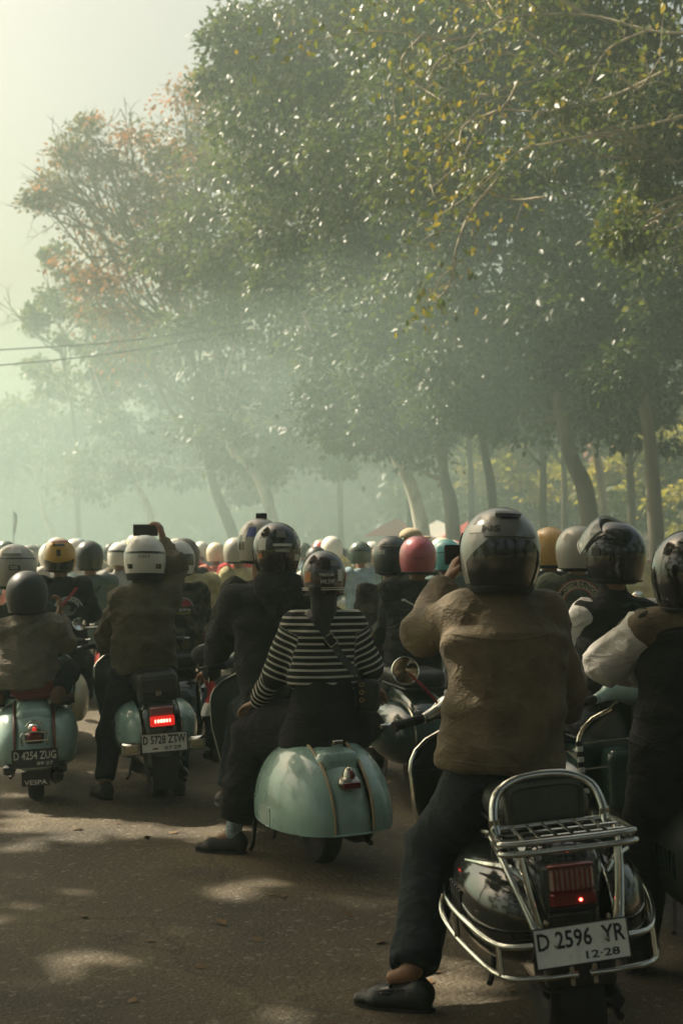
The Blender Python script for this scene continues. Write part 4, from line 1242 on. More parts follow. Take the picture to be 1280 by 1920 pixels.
for i, (x, y, lab) in enumerate([(-12, -3, 'roadside tree on the near left, behind the viewer'), (-9, -13, 'roadside tree behind the viewer at the left'), (2, -17, 'roadside tree behind the viewer across the road'), (13, -12, 'roadside tree behind the viewer at the right'), (14, 1, 'roadside tree at the near right, out beside the viewer'), (-16, 6, 'leafy tree at the left roadside before the shade tree'), (13, 9, 'roadside tree at the near right before the overhanging tree')]):
    sl = [(np.array([x + 2.2 * math.cos(a * 1.9 + i), y + 2.2 * math.sin(a * 1.9 + i), 2.6 + 1.7 * a]), np.array([2.4, 2.4, 1.7])) for a in range(5)]
    tree(lab, (x, y, 0), [(x + .2, y, 3), (x + .3, y + .2, 6.5), (x, y, 9)], .28, sl, .34, LEAF_G, BARK_D, .34, 80 + i, (.1, .6), name='avenue_tree', hollow=.2, group='avenue trees around the viewer')  # added out of view to cut the sky light on the riders' backs

n = 80
y = 4.0 + 8 * RNG.random(n) ** 1.3; x = RNG.uniform(-.26, .16, n) * y
V, F = leaves(np.stack([x, y, np.full(n, .006)], 1), np.stack([RNG.normal(0, 1, n), RNG.normal(0, 1, n), np.zeros(n)], 1), .07, seed=8, droop=0, up=4.0, rnd=.1)
V[:, 2] = np.abs(V[:, 2] - .004) * .8 + .003
tag(link('fallen_leaves', new_mesh('fallen_leaves', V, F, False), mat('dry_brown_leaf', (.14, .08, .03), .8, var=.5, vs=3)), kind='stuff')
# ------------------------------------------------------------------ scooters in view
MINT = mat('mint_green_paint', (.31, .47, .405), .28, coat=.7, var=.06, vs=5, rvar=.08, dirt=(.12, .12, .09), ds=7, da=.35)
MINT2 = mat('pale_mint_paint', (.36, .52, .46), .3, coat=.6, var=.06, vs=5, rvar=.08, dirt=(.14, .13, .1), ds=7, da=.4)
BLACKP = mat('glossy_black_paint', (.010, .014, .012), .12, coat=.8, var=.2, vs=6, rvar=.06, dirt=(.05, .045, .035), ds=9, da=.4)
DGREEN = mat('dark_green_paint', (.022, .05, .04), .2, coat=.7, var=.1, vs=6, rvar=.08, dirt=(.06, .055, .04), ds=9, da=.4)
GREYGREEN = mat('grey_green_paint', (.15, .19, .165), .4, coat=.3, var=.08, rvar=.1, dirt=(.1, .09, .07), ds=8, da=.4)
CREAM = mat('cream_paint', (.55, .47, .30), .3, coat=.6, var=.06, dirt=(.2, .15, .09), ds=7, da=.4)
OXRED = mat('oxblood_leather', (.13, .012, .016), .45, bump=.25, bs=90)
BEIGE = mat('beige_rubber_trim', (.36, .28, .17), .6, bump=.15)
RUSTRED = mat('rust_red_trim', (.19, .045, .03), .5)
OLIVEPAD = mat('olive_leather', (.045, .052, .038), .5, bump=.3, bs=70)

# A: black scooter with chrome rack
A, Ah = scooter('black chrome-racked scooter with white plate D 2596 YR under the brown jacket rider', (.72, 4.8), 5, 5.5,
    dict(paint=BLACKP, trim=CHROME, seam_m=CHROME, seam_r=.004, cowl=dict(x0=.125, y0=-.02, z0=.47, b=.175, ry=.38, rz=.175, zmin=.27, e=.8, f=.8),
         prof=[(.35, .72), (.1, .725), (-.16, .715), (-.30, .69), (-.37, .63), (-.40, .52), (-.41, .40), (-.405, .29)], tw=[.11, .12, .13, .135, .13, .13, .125, .12],
         rim_r=.011, mirrors=(-1,), mirror_at=(.265, .05, .205), mirror_r=.056, stem_m=mat('red_anodised_metal', (.25, .03, .04), .3, .7), headset=CHROME, steer=3, seat=dict(c=(0, .16, .755), h=(.145, .32, .055), r=.05)))
# crash bars, rack, hoop
def tubes(name, parent, lines, r, m, n=8, sm=5):
    mb = MB()
    for ln in lines: mb.tube(spline(ln, sm) if len(ln) > 2 else ln, r, n)
    return mb.build(name, m, parent)
for s in (-1, 1):
    tubes('crash_bar', A, [[(s * .155, .33, .44), (s * .27, .25, .475), (s * .322, .05, .475), (s * .305, -.18, .455), (s * .24, -.40, .425), (s * .13, -.455, .425), (s * .02, -.46, .425)],
                           [(s * .322, .09, .475), (s * .336, .09, .43), (s * .332, .02, .395), (s * .305, -.18, .365), (s * .24, -.42, .335), (s * .13, -.465, .33), (s * .03, -.47, .33)],
                           [(s * .24, -.405, .425), (s * .24, -.42, .335)], [(s * .318, -.10, .46), (s * .318, -.10, .38)]], .0095, CHROME, 10)
    MB().lathe([(.001, -.012), (.014, -.012), (.014, .012), (.001, .012)], (s * .03, -.47, .33), 'x', 12).build('bar_clamp', CHROME_OLD, A)
    MB().tube([(s * .035, -.47, .30), (s * .035, -.47, .36)], .010, 8).build('bar_stud', CHROME, A)
rk = MB()
for off, z in ((0, .733), (.012, .705)):
    P = [(-.175, -.20, z), (-.20, -.25, z), (-.205, -.40, z), (-.19, -.44 - off, z), (0, -.45 - off, z), (.19, -.44 - off, z), (.205, -.40, z), (.20, -.25, z), (.175, -.20, z)]
    rk.tube(spline(P, 6), .010, 10)
rk.tube([(-.175, -.205, .733), (.175, -.205, .733)], .009, 10)
rack = rk.build('rear_rack', CHROME, A)
for x in np.linspace(-.13, .13, 6):
    MB().tube([(x, -.21, .735), (x, -.448, .735)], .0055, 8).build('rack_bar', CHROME, rack)
for y in (-.29, -.37):
    MB().tube([(-.2, y, .729), (.2, y, .729)], .005, 8).build('rack_bar', CHROME, rack)
for s in (-1, 1):
    tubes('rack_strut', A, [[(s * .20, -.24, .72), (s * .175, -.36, .62), (s * .135, -.455, .48), (s * .13, -.462, .44)]], .0105, CHROME, 10)
    tubes('rack_strut', A, [[(s * .15, -.43, .70), (s * .135, -.45, .58), (s * .115, -.46, .47)]], .009, CHROME, 10)
    tubes('rack_strut', A, [[(s * .19, -.20, .72), (s * .20, -.10, .71), (s * .185, -.02, .69), (s * .15, .02, .655)]], .010, CHROME, 10)
tubes('backrest_hoop', A, [[(-.175, -.225, .70), (-.178, -.195, .77), (-.155, -.165, .835), (-.09, -.15, .872), (0, -.145, .882), (.09, -.15, .872), (.155, -.165, .835), (.178, -.195, .77), (.175, -.225, .70)]], .0155, CHROME, 14, 7)
V, Q = Vol().box((0, -.145, .79), (.135, .035, .075), .035).mesh(.008, 2)
pad = link('backrest_pad', new_mesh('backrest_pad', V, Q), OLIVEPAD, A)
tubes('pad_piping', pad, [[(-.11, -.183, .73), (-.115, -.183, .80), (-.09, -.183, .845), (.09, -.183, .845), (.115, -.183, .80), (.11, -.183, .73)]], .004, PLASTIC, 6)
for s in (-1, 1):
    o = MB().tube([(s * .178, -.20, .74), (s * .178, -.203, .765)], .02, 12).build('hoop_clamp', CHROME_OLD, A)
# tail lamp
lt = MB().box((-.0, -.40, .575), (.082, .022, .075), .012).build('tail_lamp_housing', PLASTIC, A)
MB().box((0, -.427, .607), (.068, .016, .036), .008).build('brake_lens', CLEAR_PINK, lt)
for x in np.linspace(-.055, .055, 8):
    MB().box((x, -.4435, .607), (.0035, .003, .033), .001).build('lens_rib', RED_LENS, lt)
MB().box((0, -.426, .548), (.072, .018, .024), .008).build('tail_lens', RED_LENS, lt)
MB().box((0, -.427, .648), (.070, .015, .006), .003).build('lens_cap', RED_LENS, lt)
MB().ell((.02, -.4455, .545), (.005, .003, .005), 6).build('tail_bulb', RED_HOT, lt)
plate(A, (0, -.485, .425), 'D 2596  YR', '12·28', PLATE_W, INK_B, tilt=-4, roll=-1.5, w=.29, h=.118)
for x in (-.10, .09): MB().lathe([(.0005, -.012), (.007, -.011), (.009, 0)], (x, -.475, .495), 'y', 10).build('plate_bolt', CHROME_OLD, A)
V, Q = Vol().box((0, -.43, .34), (.11, .03, .06), .02).mesh(.01, 1)
link('plate_bracket', new_mesh('plate_bracket', V, Q), PLASTIC, A)
MB().grid([[(x, y, z) for x in np.linspace(-.07, .07, 5)] for y, z in ((-.40, .36), (-.43, .28), (-.435, .20), (-.42, .14))]).build('mud_flap', RUBBER, A)
for s in (-1, 1):   # chrome cowl crests
    P = [(s * .13, -.36, .60), (s * .17, -.33, .635), (s * .23, -.25, .64), (s * .27, -.12, .63)]
    tubes('cowl_crest', A, [P], [.006, .014, .012, .004], CHROME, 8)

# B: mint scooter of the striped sweater
B, Bh = scooter('rounded vintage mint scooter with beige seam strips, carrying the striped sweater passenger', (-.10, 7.38), 21, 2.5,
    dict(paint=MINT, shield=GREYGREEN, cowl=dict(x0=.098, y0=-.03, z0=.275, b=.215, ry=.46, rz=.36, zmin=.235, e=1.0, f=.88, g=.95),
         prof=[(.30, .56), (.12, .617), (-.03, .641), (-.17, .626), (-.29, .575), (-.385, .50), (-.455, .41), (-.492, .31), (-.494, .235)], tw=[.104, .104, .104, .104, .103, .102, .101, .10], th=(.05, .85),
         seam_m=BEIGE, seam_r=.008, trim=CHROME_OLD, louvre=MINT, rim_r=.006, shield_trim=mat('grey_edge', (.35, .36, .31), .4, .5), seat=dict(c=(0, .24, .69), h=(.13, .28, .05), r=.045), steer=6, glove_m=GREYGREEN, headset=GREYGREEN))  # shield, glove box and headset: mint paint with shade mixed into the colour
tl = Vol().ell((0, -.475, .475), (.058, .04, .034), k=.01).cap((0, -.42, .47), (0, -.46, .475), .045, .04).mesh(.006, 2)
th = link('tail_lamp_housing', new_mesh('tail_lamp_housing', *tl), CHROME_OLD, B, (0, .035, 0))
V, Q = Vol().ell((0, -.472, .515), (.026, .030, .042)).cap((0, -.47, .49), (0, -.44, .49), .03, .028).mesh(.005, 2)
link('lamp_hood', new_mesh('lamp_hood', V, Q), CHROME_OLD, th)
V, Q = Vol().ell((0.004, -.488, .513), (.019, .022, .030)).mesh(.004, 1); link('tail_lens', new_mesh('tail_lens', V, Q), RED_LENS, th)
MB().box((0, -.512, .468), (.044, .006, .017), .004).build('brake_lens', RED_LENS, th)
tubes('bottom_edge', B, [[(-.311, -.06, .238), (-.285, -.22, .236), (-.22, -.37, .236), (-.10, -.485, .236), (0, -.495, .236), (.10, -.485, .236), (.22, -.37, .236), (.285, -.22, .236), (.311, -.06, .238)]], .006, MINT2, 8)
MB().box((0, -.30, .655), (.03, .012, .014), .005).build('seat_lock', CHROME_OLD, B)
tubes('stand_spring', B, [[(-.22, .42, .18), (-.25, .38, .06), (-.26, .40, .02)]], .012, DARKMETAL)
# small red and white flag hanging on the shield edge
fl = empty('small_flag', tuple(at(392, 1310, 8.25))); tag(fl, 'small red and white flag hanging beside the grey leg shield', 'flag')
G = np.array([[(.02 * math.sin(5 * v_) + .055 * (u - .5), .012 * math.sin(4 * u + 3 * v_), -.20 * v_ + .10) for u in np.linspace(0, 1, 5)] for v_ in np.linspace(0, 1, 9)])
MB().grid(G[:6]).grid(G[:6] + (0, .003, 0), flip=True).build('red_band', mat('red_cloth', (.42, .03, .035), .8), fl)
MB().grid(G[5:]).grid(G[5:] + (0, .003, 0), flip=True).build('white_band', mat('white_cloth', (.68, .66, .60), .8), fl)
MB().tube([(0, .0, .12), (0, 0, .09)], .004, 6).build('staff', CHROME_OLD, fl)

# C: scooter with lit LED tail lamp
C_, Ch = scooter('dark scooter with mint cowls, lit red tail lamp and white plate D 5728 ZTW', (-1.19, 9.33), 15, 4,
    dict(paint=DGREEN, cowl_paint=MINT, trim=CHROME, seam_m=CHROME_OLD, seam_r=.004, cowl=dict(x0=.125, y0=-.0, z0=.47, b=.14, ry=.38, rz=.175, zmin=.28, e=.8, f=.8),
         prof=[(.35, .70), (.1, .705), (-.16, .69), (-.30, .66), (-.37, .61), (-.40, .52), (-.41, .40), (-.405, .29)], tw=[.11, .12, .13, .13, .125, .125, .12, .12], mirrors=(-1,), mirror_at=(.36, .02, .17), mirror_r=.046, headset=DGREEN))
lt = MB().box((0, -.405, .575), (.085, .02, .072), .012).build('tail_lamp_housing', PLASTIC, C_)
MB().box((0, -.428, .61), (.074, .012, .028), .006).build('brake_lens', mat('rosy_lens', (.35, .13, .12), .15, coat=.5), lt)
MB().box((0, -.428, .548), (.076, .014, .032), .006).build('tail_lens', RED_GLOW, lt)
for x in np.linspace(-.045, .045, 6):
    MB().ell((x, -.444, .55), (.005 + .006 * (1 - abs(x) / .05), .003, .012), 6).build('tail_bulb', RED_HOT, lt)
plate(C_, (0, -.46, .418), 'D 5728 ZTW', '07·29', PLATE_W, INK_B, tilt=-3, roll=1, w=.285, h=.115, sub_x=.05)
MB().box((-.06, -.468, .385), (.016, .002, .005), .001).build('plate_sticker', RED_LENS, C_)
for s in (-1, 1):
    b = MB().box((s * .205, -.405, .39), (.062, .05, .042), .012).build('bumper_corner', CHROME, C_)
    MB().box((s * .205, -.458, .395), (.035, .006, .022), .004).build('indicator', AMBER, b)
V, Q = Vol().box((0, -.26, .745), (.125, .075, .088), .03).mesh(.009, 2)
V = folds(V, Q, .004, (14, 14, 14))
bag = link('seat_bag', new_mesh('seat_bag', V, Q), OLIVEPAD, C_)
MB().box((0, -.345, .76), (.11, .008, .05), .01).build('bag_flap', OLIVEPAD, bag)
MB().box((0, -.354, .715), (.018, .008, .02), .004).build('clasp', CHROME_OLD, bag)
MB().grid([[(x, y, z) for x in np.linspace(-.08, .08, 5)] for y, z in ((-.40, .34), (-.42, .26), (-.425, .18), (-.42, .12))]).build('mud_flap', RUBBER, C_)

# D: mint scooter with oxblood seat
D, Dh = scooter('mint scooter with oxblood seat, rust red seam strips and black plate D 4254 ZUG', (-1.98, 9.3), 12, 2,
    dict(paint=MINT2, cowl=dict(x0=.12, y0=-.0, z0=.40, b=.155, ry=.40, rz=.225, zmin=.25, e=.9, f=.7), prof=[(.35, .68), (.1, .69), (-.12, .68), (-.26, .635), (-.36, .54), (-.41, .42), (-.42, .32), (-.41, .25)], tw=[.10, .105, .11, .12, .13, .14, .145, .14],
         seam_m=RUSTRED, seam_r=.008, seat_m=OXRED, piping=RUSTRED, seat=dict(c=(0, .10, .735), h=(.14, .36, .05), r=.045), louvre=MINT2))
V, Q = Vol().box((0, -.20, .72), (.12, .06, .06), .04).mesh(.009, 2); link('seat_back', new_mesh('seat_back', V, Q), OXRED, D)
lt = MB().box((0, -.42, .445), (.058, .022, .035), .012).build('tail_lamp_housing', DARKMETAL, D)
MB().box((0, -.445, .445), (.045, .01, .024), .006).build('tail_lens', RED_LENS, lt)
V, Q = Vol().ell((0, -.425, .50), (.042, .03, .035)).mesh(.006, 2); link('lamp_hood', new_mesh('lamp_hood', V, Q), CHROME_OLD, lt)
MB().ell((0, -.452, .50), (.014, .01, .018), 8).build('tail_bulb', RED_GLOW, lt)
tubes('lamp_guard', lt, [[(-.075, -.43, .405), (-.075, -.465, .41), (-.07, -.465, .48), (.07, -.465, .48), (.075, -.465, .41), (.075, -.43, .405)], [(-.075, -.465, .435), (.075, -.465, .435)], [(-.05, -.44, .52), (-.02, -.46, .55), (.02, -.46, .55), (.05, -.44, .52)]], .005, CHROME, 8)
plate(D, (0.0, -.475, .325), 'D 4254 ZUG', '09·27', PLATE_B, INK_W, tilt=-4, w=.275, h=.11)
MB().box((0, -.42, .19), (.085, .006, .045), .004).build('mud_flap', RUBBER, D)
mb = MB(); put_text(mb, 'VESPA', .03, .14, lambda u, v: (u, -.43, v + .17)); mb.build('lettering', INK_W, D, smooth=False)
for s in (-1, 1): MB().box((s * .16, -.33, .245), (.035, .06, .03), .012).build('rubber_buffer', RUBBER, D)

# E: cream scooter of the yellow helmet rider
E_, Eh = scooter('cream scooter with dark seam strip and round white badge, under the yellow helmet rider', (-2.33, 11.55), 14, 1,
    dict(paint=CREAM, cowl=dict(x0=.12, y0=-.0, z0=.42, b=.165, ry=.42, rz=.23, zmin=.25, e=.9, f=.7), seam_m=PLASTIC, seam_r=.009, mirrors=(1,), louvre=CREAM))
MB().lathe([(.0005, -.434), (.045, -.432), (.048, -.42)], (0.0, 0, .40), 'y', 20).build('badge', PLATE_W, E_)
lt = MB().box((0, -.40, .52), (.06, .03, .05), .012).build('tail_lamp_housing', PLASTIC, E_)
MB().box((0, -.435, .52), (.045, .012, .036), .006).build('tail_lens', RED_LENS, lt)
MB().box((0, -.42, .26), (.15, .012, .012), .006).build('bumper', CHROME, E_)

# F: scooter of the rider at the right frame edge
F_, Fh = scooter('scooter with pale mint handlebar head and chequer-edged leg shield, under the brown yoke vest', (1.53, 5.45), 9, 3,
    dict(paint=mat('dull_grey_green_paint', (.06, .082, .07), .45, coat=.2, dirt=(.1, .09, .07), ds=6, da=.6), headset=MINT2, louvre=DGREEN, shield=DGREEN, glove_m=DGREEN, seam_m=CHROME_OLD, steer=4, rim_r=.010))
MB().ell((0, .01, .085), (.05, .07, .03), 8).build('speedometer_hood', mat('cream_plastic', (.6, .55, .42), .4), Fh)

for z in (.76, .645):
    MB().tube(spline([(-.27, .985, z), (-.1, .955, z + .012), (.1, .955, z + .012), (.27, .985, z)], 4), .0045, 6).build('shield_bar', CHROME_OLD, F_)
fs = [c for c in COL.objects if c.parent is F_ and c.name.startswith('leg_shield')][0]
for i in range(11):
    t_ = .42 + .036 * i; z = .265 + t_ * .665; wv = np.interp(t_, [0, .08, .25, .55, .8, .92, 1], [.16, .2, .245, .285, .285, .24, .12])
    MB().box((-wv + .004 * (i % 2), 1.0 + .075 * t_ - .07 - .008, z - .03 * t_), (.013, .005, .011), .001).build('chequer_tile', PLATE_W if i % 2 else PLASTIC, fs)

# G: scooter of the clear visor helmet with chrome carrier hoop
G_, Gh = scooter('dark scooter carrying the clear visor helmet rider, mostly hidden behind the brown jacket', (1.23, 6.95), 8, 2,
    dict(paint=DGREEN, seam_m=CHROME_OLD, cowl_paint=DGREEN))
MB().box((.02, -.42, .52), (.05, .02, .035), .01).build('tail_lamp', RED_LENS, G_)
# dark scooter of the pink helmet pair
H_, Hh = scooter('dark green scooter mostly hidden under the pink helmet rider', (.50, 9.3), 12, 1, dict(paint=DGREEN, seam_m=CHROME_OLD, mirrors=(-1,)))
MB().box((-.10, -.43, .30), (.06, .012, .03), .006).build('reflector', AMBER, H_)
# scooter of the camouflage vest rider
K_, Kh = scooter('black scooter with side rack bars and round mirrors under the camouflage vest rider', (-1.22, 10.9), 12, 2, dict(paint=BLACKP, mirrors=(-1, 1), mirror_at=(.27, .04, .2), mirror_r=.06, seam_m=CHROME_OLD))
tubes('side_rack', K_, [[(.12, -.40, .90), (.30, -.30, .93), (.42, -.05, .95)], [(.12, -.40, .74), (.30, -.30, .76), (.42, -.05, .78)], [(.16, -.38, .90), (.22, -.34, .745)], [(.3, -.30, .93), (.32, -.29, .76)]], .008, CHROME_OLD)
V, Q = Vol().cap((.14, -.3, .83), (.36, -.14, .83), .07, .07).mesh(.012, 1); tag(link('rolled_bag', new_mesh('rolled_bag', V, Q), mat('grey_canvas', (.07, .075, .06), .9, bump=.4), K_), None)

# ------------------------------------------------------------------ riders
CL = lambda name, c, **k: mat(name, c, k.pop('rough', .9), wr=k.pop('wr', .42), bump=k.pop('bump', .35), bs=k.pop('bs', 220), var=k.pop('var', .2), vs=k.pop('vs', 9), sheen=k.pop('sheen', 0), spec=.25, **k)
BROWNJ = mat('brown_suede', (.135, .102, .058), .78, bump=.4, bs=110, var=.35, vs=7, sheen=.08, spec=.3, wr=.30, dirt=(.055, .038, .02), ds=6, da=.7)
BLACKC = CL('black_cloth', (.014, .015, .014))
BLACKC2 = CL('washed_black_cloth', (.028, .031, .029))
JEANS = CL('dark_denim', (.020, .028, .032), bs=300)
OLIVE = CL('olive_brown_cloth', (.13, .11, .075), var=.25)
HOODIE = CL('grey_brown_fleece', (.19, .165, .125), var=.25, bs=140)
GREYSL = CL('pale_grey_sweat_cloth', (.64, .61, .56), var=.06)
GREENV = CL('dark_green_cloth', (.035, .05, .035))
TEALSH = CL('faded_teal_cloth', (.10, .14, .13))
CAMO = None
YELSH = CL('pale_yellow_cloth', (.48, .43, .24))
SOCK = mat('patterned_sock', (.30, .36, .36), .9, var=.6, vs=40)

def stripes_mat():
    m = bpy.data.materials.new('striped_knit'); m.use_nodes = True
    t = m.node_tree; N = t.nodes; L = t.links; b = N['Principled BSDF']
    a = N.new('ShaderNodeAttribute'); a.attribute_name = 'stripe'
    fr = N.new('ShaderNodeMath'); fr.operation = 'FRACT'; L.new(a.outputs['Fac'], fr.inputs[0])
    r = N.new('ShaderNodeValToRGB'); r.color_ramp.interpolation = 'LINEAR'
    e = r.color_ramp.elements
    e[0].position = 0; e[0].color = (.013, .014, .013, 1); e[1].position = .60; e[1].color = (.013, .014, .013, 1)
    for p, c in ((.64, (.50, .48, .40)), (.94, (.50, .48, .40)), (.98, (.013, .014, .013))):
        q = e.new(p); q.color = (*c, 1)
    L.new(fr.outputs[0], r.inputs[0]); L.new(r.outputs[0], b.inputs['Base Color'])
    b.inputs['Roughness'].default_value = .95; b.inputs['Specular IOR Level'].default_value = .2
    tc = N.new('ShaderNodeTexCoord'); n = N.new('ShaderNodeTexNoise'); n.inputs['Scale'].default_value = 260; bp = N.new('ShaderNodeBump'); bp.inputs['Strength'].default_value = .4; bp.inputs['Distance'].default_value = .006
    L.new(tc.outputs['Object'], n.inputs['Vector']); L.new(n.outputs[0], bp.inputs['Height']); L.new(bp.outputs[0], b.inputs['Normal'])
    return m
STRIPE = stripes_mat()
def stripe_attr(me, V, J):
    """Stripes level round the body, and across each sleeve from the dropped shoulder down."""
    s = (V[:, 2] - .9) / .0335
    for k in 'LR':
        a, b, c = J['sh' + k], J['el' + k], J['wr' + k]
        best = np.full(len(V), 9.0); par = np.zeros(len(V)); acc = 0
        for p, q in ((a, b), (b, c)):
            d = q - p; l = np.linalg.norm(d); t = np.clip(((V - p) @ d) / l ** 2, -.0, 1.15)
            ds = np.linalg.norm(V - p - t[:, None] * d, axis=1)
            m = ds < best; best[m] = ds[m]; par[m] = (acc + t * l)[m]; acc += l
        side = (V - J['neck']) @ J['r'] * (1 if k == 'R' else -1)
        lim = (a - J['neck']) @ J['r'] * (1 if k == 'R' else -1)
        on = (best < .115) & (side > lim - .012) & (par > .03)
        s = np.where(on, (-par) / .0335 + .3, s)
    at_ = me.attributes.new('stripe', 'FLOAT', 'POINT'); at_.data.foreach_set('value', s.astype(np.float32))

def camo_mat():
    m = mat('camouflage_cloth', (.06, .065, .035), .9, var=.1)
    t = m.node_tree; N = t.nodes; b = N['Principled BSDF']
    vo = N.new('ShaderNodeTexNoise'); vo.inputs['Scale'].default_value = 11; vo.inputs['Detail'].default_value = 1
    tc = N.new('ShaderNodeTexCoord'); t.links.new(tc.outputs['Object'], vo.inputs['Vector'])
    r = N.new('ShaderNodeValToRGB'); r.color_ramp.interpolation = 'CONSTANT'; e = r.color_ramp.elements
    e[0].color = (.02, .024, .016, 1); e[0].position = 0; e[1].color = (.055, .065, .03, 1); e[1].position = .46
    q = e.new(.54); q.color = (.10, .075, .04, 1); q = e.new(.6); q.color = (.03, .035, .02, 1)
    t.links.new(vo.outputs[0], r.inputs[0]); t.links.new(r.outputs[0], b.inputs['Base Color'])
    return m
CAMO = camo_mat()

# helmet paints
HP = lambda n, c, r=.25, **k: mat(n, c, r, coat=k.pop('coat', .6), var=k.pop('var', .06), rvar=.06, **k)
H_SILVER = HP('silver_grey_helmet_paint', (.21, .21, .19), .3, metal=.35, dirt=(.12, .11, .09), ds=9, da=.5)
H_BLACK = HP('gloss_black_helmet_paint', (.012, .013, .012), .12)
H_MATTE = mat('matt_black_helmet_paint', (.020, .022, .021), .5, var=.15, rvar=.1, bump=.05, bs=200)
H_WHITE = HP('white_helmet_paint', (.68, .66, .58), .3, dirt=(.35, .3, .22), ds=7, da=.5)
H_GREY = HP('warm_grey_helmet_paint', (.36, .34, .28), .35)
H_YEL = HP('yellow_helmet_paint', (.55, .30, .03), .3)
H_ORANGE = HP('orange_helmet_paint', (.58, .34, .10), .3)
H_PINK = HP('faded_pink_helmet_paint', (.48, .10, .12), .35, dirt=(.25, .12, .1), ds=6, da=.4)
H_TEAL = HP('teal_helmet_paint', (.12, .42, .42), .3)
H_MAROON = HP('black_cherry_helmet_paint', (.020, .010, .010), .16)
CLEARV = mat('clear_visor', (.85, .88, .85), .12, trans=.7, var=.02)
STK_W = mat('white_sticker', (.62, .60, .52), .45); STK_R = mat('red_sticker', (.40, .05, .05), .45); STK_O = mat('orange_sticker', (.45, .18, .05), .45); STK_B = mat('blue_sticker', (.06, .10, .30), .45)

def band(nm, m, *a, **k): return (nm, m, lambda H: H.band(*a, **k))
def word(txt, m, th, z, h, w_, off=.0045): return ('lettering', m, lambda H: put_text(MB(), txt, h, w_, H.place(th, z, off)))

# --- rider of A
pa = person('person in brown suede jacket and silver helmet, hand raised, astride the black scooter',
    dict(head=at(938, 1035, 5.07), neck=at(946, 1112, 5.06), shL=at(876, 1150, 5.06), shR=at(1022, 1150, 5.10), chest=at(950, 1205, 5.03), waist=at(944, 1330, 5.03), hip=at(942, 1432, 5.06),
         elL=at(792, 1192, 5.22), wrL=at(838, 1092, 5.38), hdL=at(862, 1035, 5.42) - at(838, 1092, 5.38), pnL=np.array([.9, .2, 0]), elR=at(1058, 1285, 5.22), wrR=at(1060, 1335, 5.45), hdR=np.array([-.3, .8, .3]),
         hipL=at(900, 1452, 5.05), hipR=at(990, 1455, 5.08), knL=at(815, 1592, 5.30), anL=at(772, 1812, 5.02), toeL=at(690, 1850, 5.07)), 5,
    dict(m=BROWNJ, W=((.232, .150), (.212, .145), (.222, .150), (.165, .10)), arm=(.080, .074, .060), cuff=.88, fold=(.017, (6, 6, 6)), collar=.072, hem=at(936, 1435, 5.02), neckh=.045, h=.007),
    dict(m=JEANS, rad=(.118, .102, .085), hemf=.965, fold=(.022, (7, 7, 5))), dict(m=LEATHER, zL=.0), skin=SKIN, h=.006,
    hel=dict(m=H_SILVER, at=at(937, 1032, 5.07), yaw=8, pitch=-4, roll=2, style='full', size=1.03, visor=VISOR_D, deco=[
        band('rear_panel', H_BLACK, -72, 72, -.128, lambda t: .030 - .055 * max(abs(t) - .55, 0) * 2, off=.004, n=26, nz=9),
        band('top_vent', mat('violet_black_plastic', (.03, .025, .05), .3), -16, 16, .100, .108, off=.010), band('vent_frame', H_SILVER, -26, 26, .108, .117, off=.013),
        band('spoiler', H_SILVER, -38, 38, .034, .045, off=.012, n=20), band('side_stripe', STK_W, -70, -44, .050, .078, off=.002), word('NS', INK_B, -30, .062, .022, .07),
        band('chin_skirt', RUBBER, -100, 100, -.150, -.120, off=.002, n=24)]))
J = pa['J']
# jacket details: yoke seam, hem band, collar, cuffs, sleeve seams
sf = Surf(pa['JV'], pa['JQ'], at(946, 1260, 5.0), (1, .08, 0), (0, 0, 1), (0, 1, 0))
def seam(p, pts, r=.0035, m=None, nm='seam', sfc=None):
    q = [(sfc or sf)(a, b, .001) for a, b in spline(pts, 8)]
    return decal(p, nm, m or BROWNJ, lambda mb: mb.tube(q, r, 6))
seam(pa, [(-.19, .135), (-.1, .125), (0, .12), (.08, .128), (.16, .14)], .004)
seam(pa, [(-.20, -.295), (-.1, -.305), (0, -.31), (.1, -.318), (.2, -.32)], .004)
sleeve_c = J['elL'] + (J['wrL'] - J['elL']) * .84
decal(pa, 'cuff', BROWNJ, lambda mb: mb.tube([J['elL'] + (J['wrL'] - J['elL']) * q for q in (.70, .74, .84, .88)], [.062, .068, .066, .058], 16))
decal(pa, 'cuff', BROWNJ, lambda mb: mb.tube([J['elR'] + (J['wrR'] - J['elR']) * q for q in (.76, .8, .9, .93)], [.058, .064, .062, .056], 16))
V, Q = Vol().cap(J['knL'] + (J['anL'] - J['knL']) * .90, J['anL'] - (0, 0, .02), .05, .046).mesh(.008, 1)
an, toe = J['anL'], J['toeL']; d_ = toe - an; d_[2] = 0; d_ = nrm(d_); u_ = np.cross(d_, (0, 0, 1))
shoe = [c for c in COL.objects if c.parent is pa['o'] and c.name.startswith('shoe')][0]
c_ = np.array([an[0], an[1], 0])
ap = [c_ + d_ * a + u_ * b + (0, 0, z) for a, b, z in ((.02, .036, .078), (.07, .038, .074), (.12, .034, .062), (.16, .018, .05), (.168, 0, .048), (.16, -.018, .05), (.12, -.034, .062), (.07, -.038, .074), (.02, -.036, .078))]
MB().tube(spline(ap, 5), .0035, 6).build('loafer_apron', LEATHER, shoe, off=pa['root'])
V, Q = Vol().sec(c_ + d_ * .075 + (0, 0, .06), c_ + d_ * .10 + (0, 0, .056), u_, (.043, .022), (.043, .02), k=.01).mesh(.006, 2)
link('saddle_strap', new_mesh('saddle_strap', V - pa['root'], Q), mat('glossy_black_leather', (.014, .014, .013), .2), shoe)
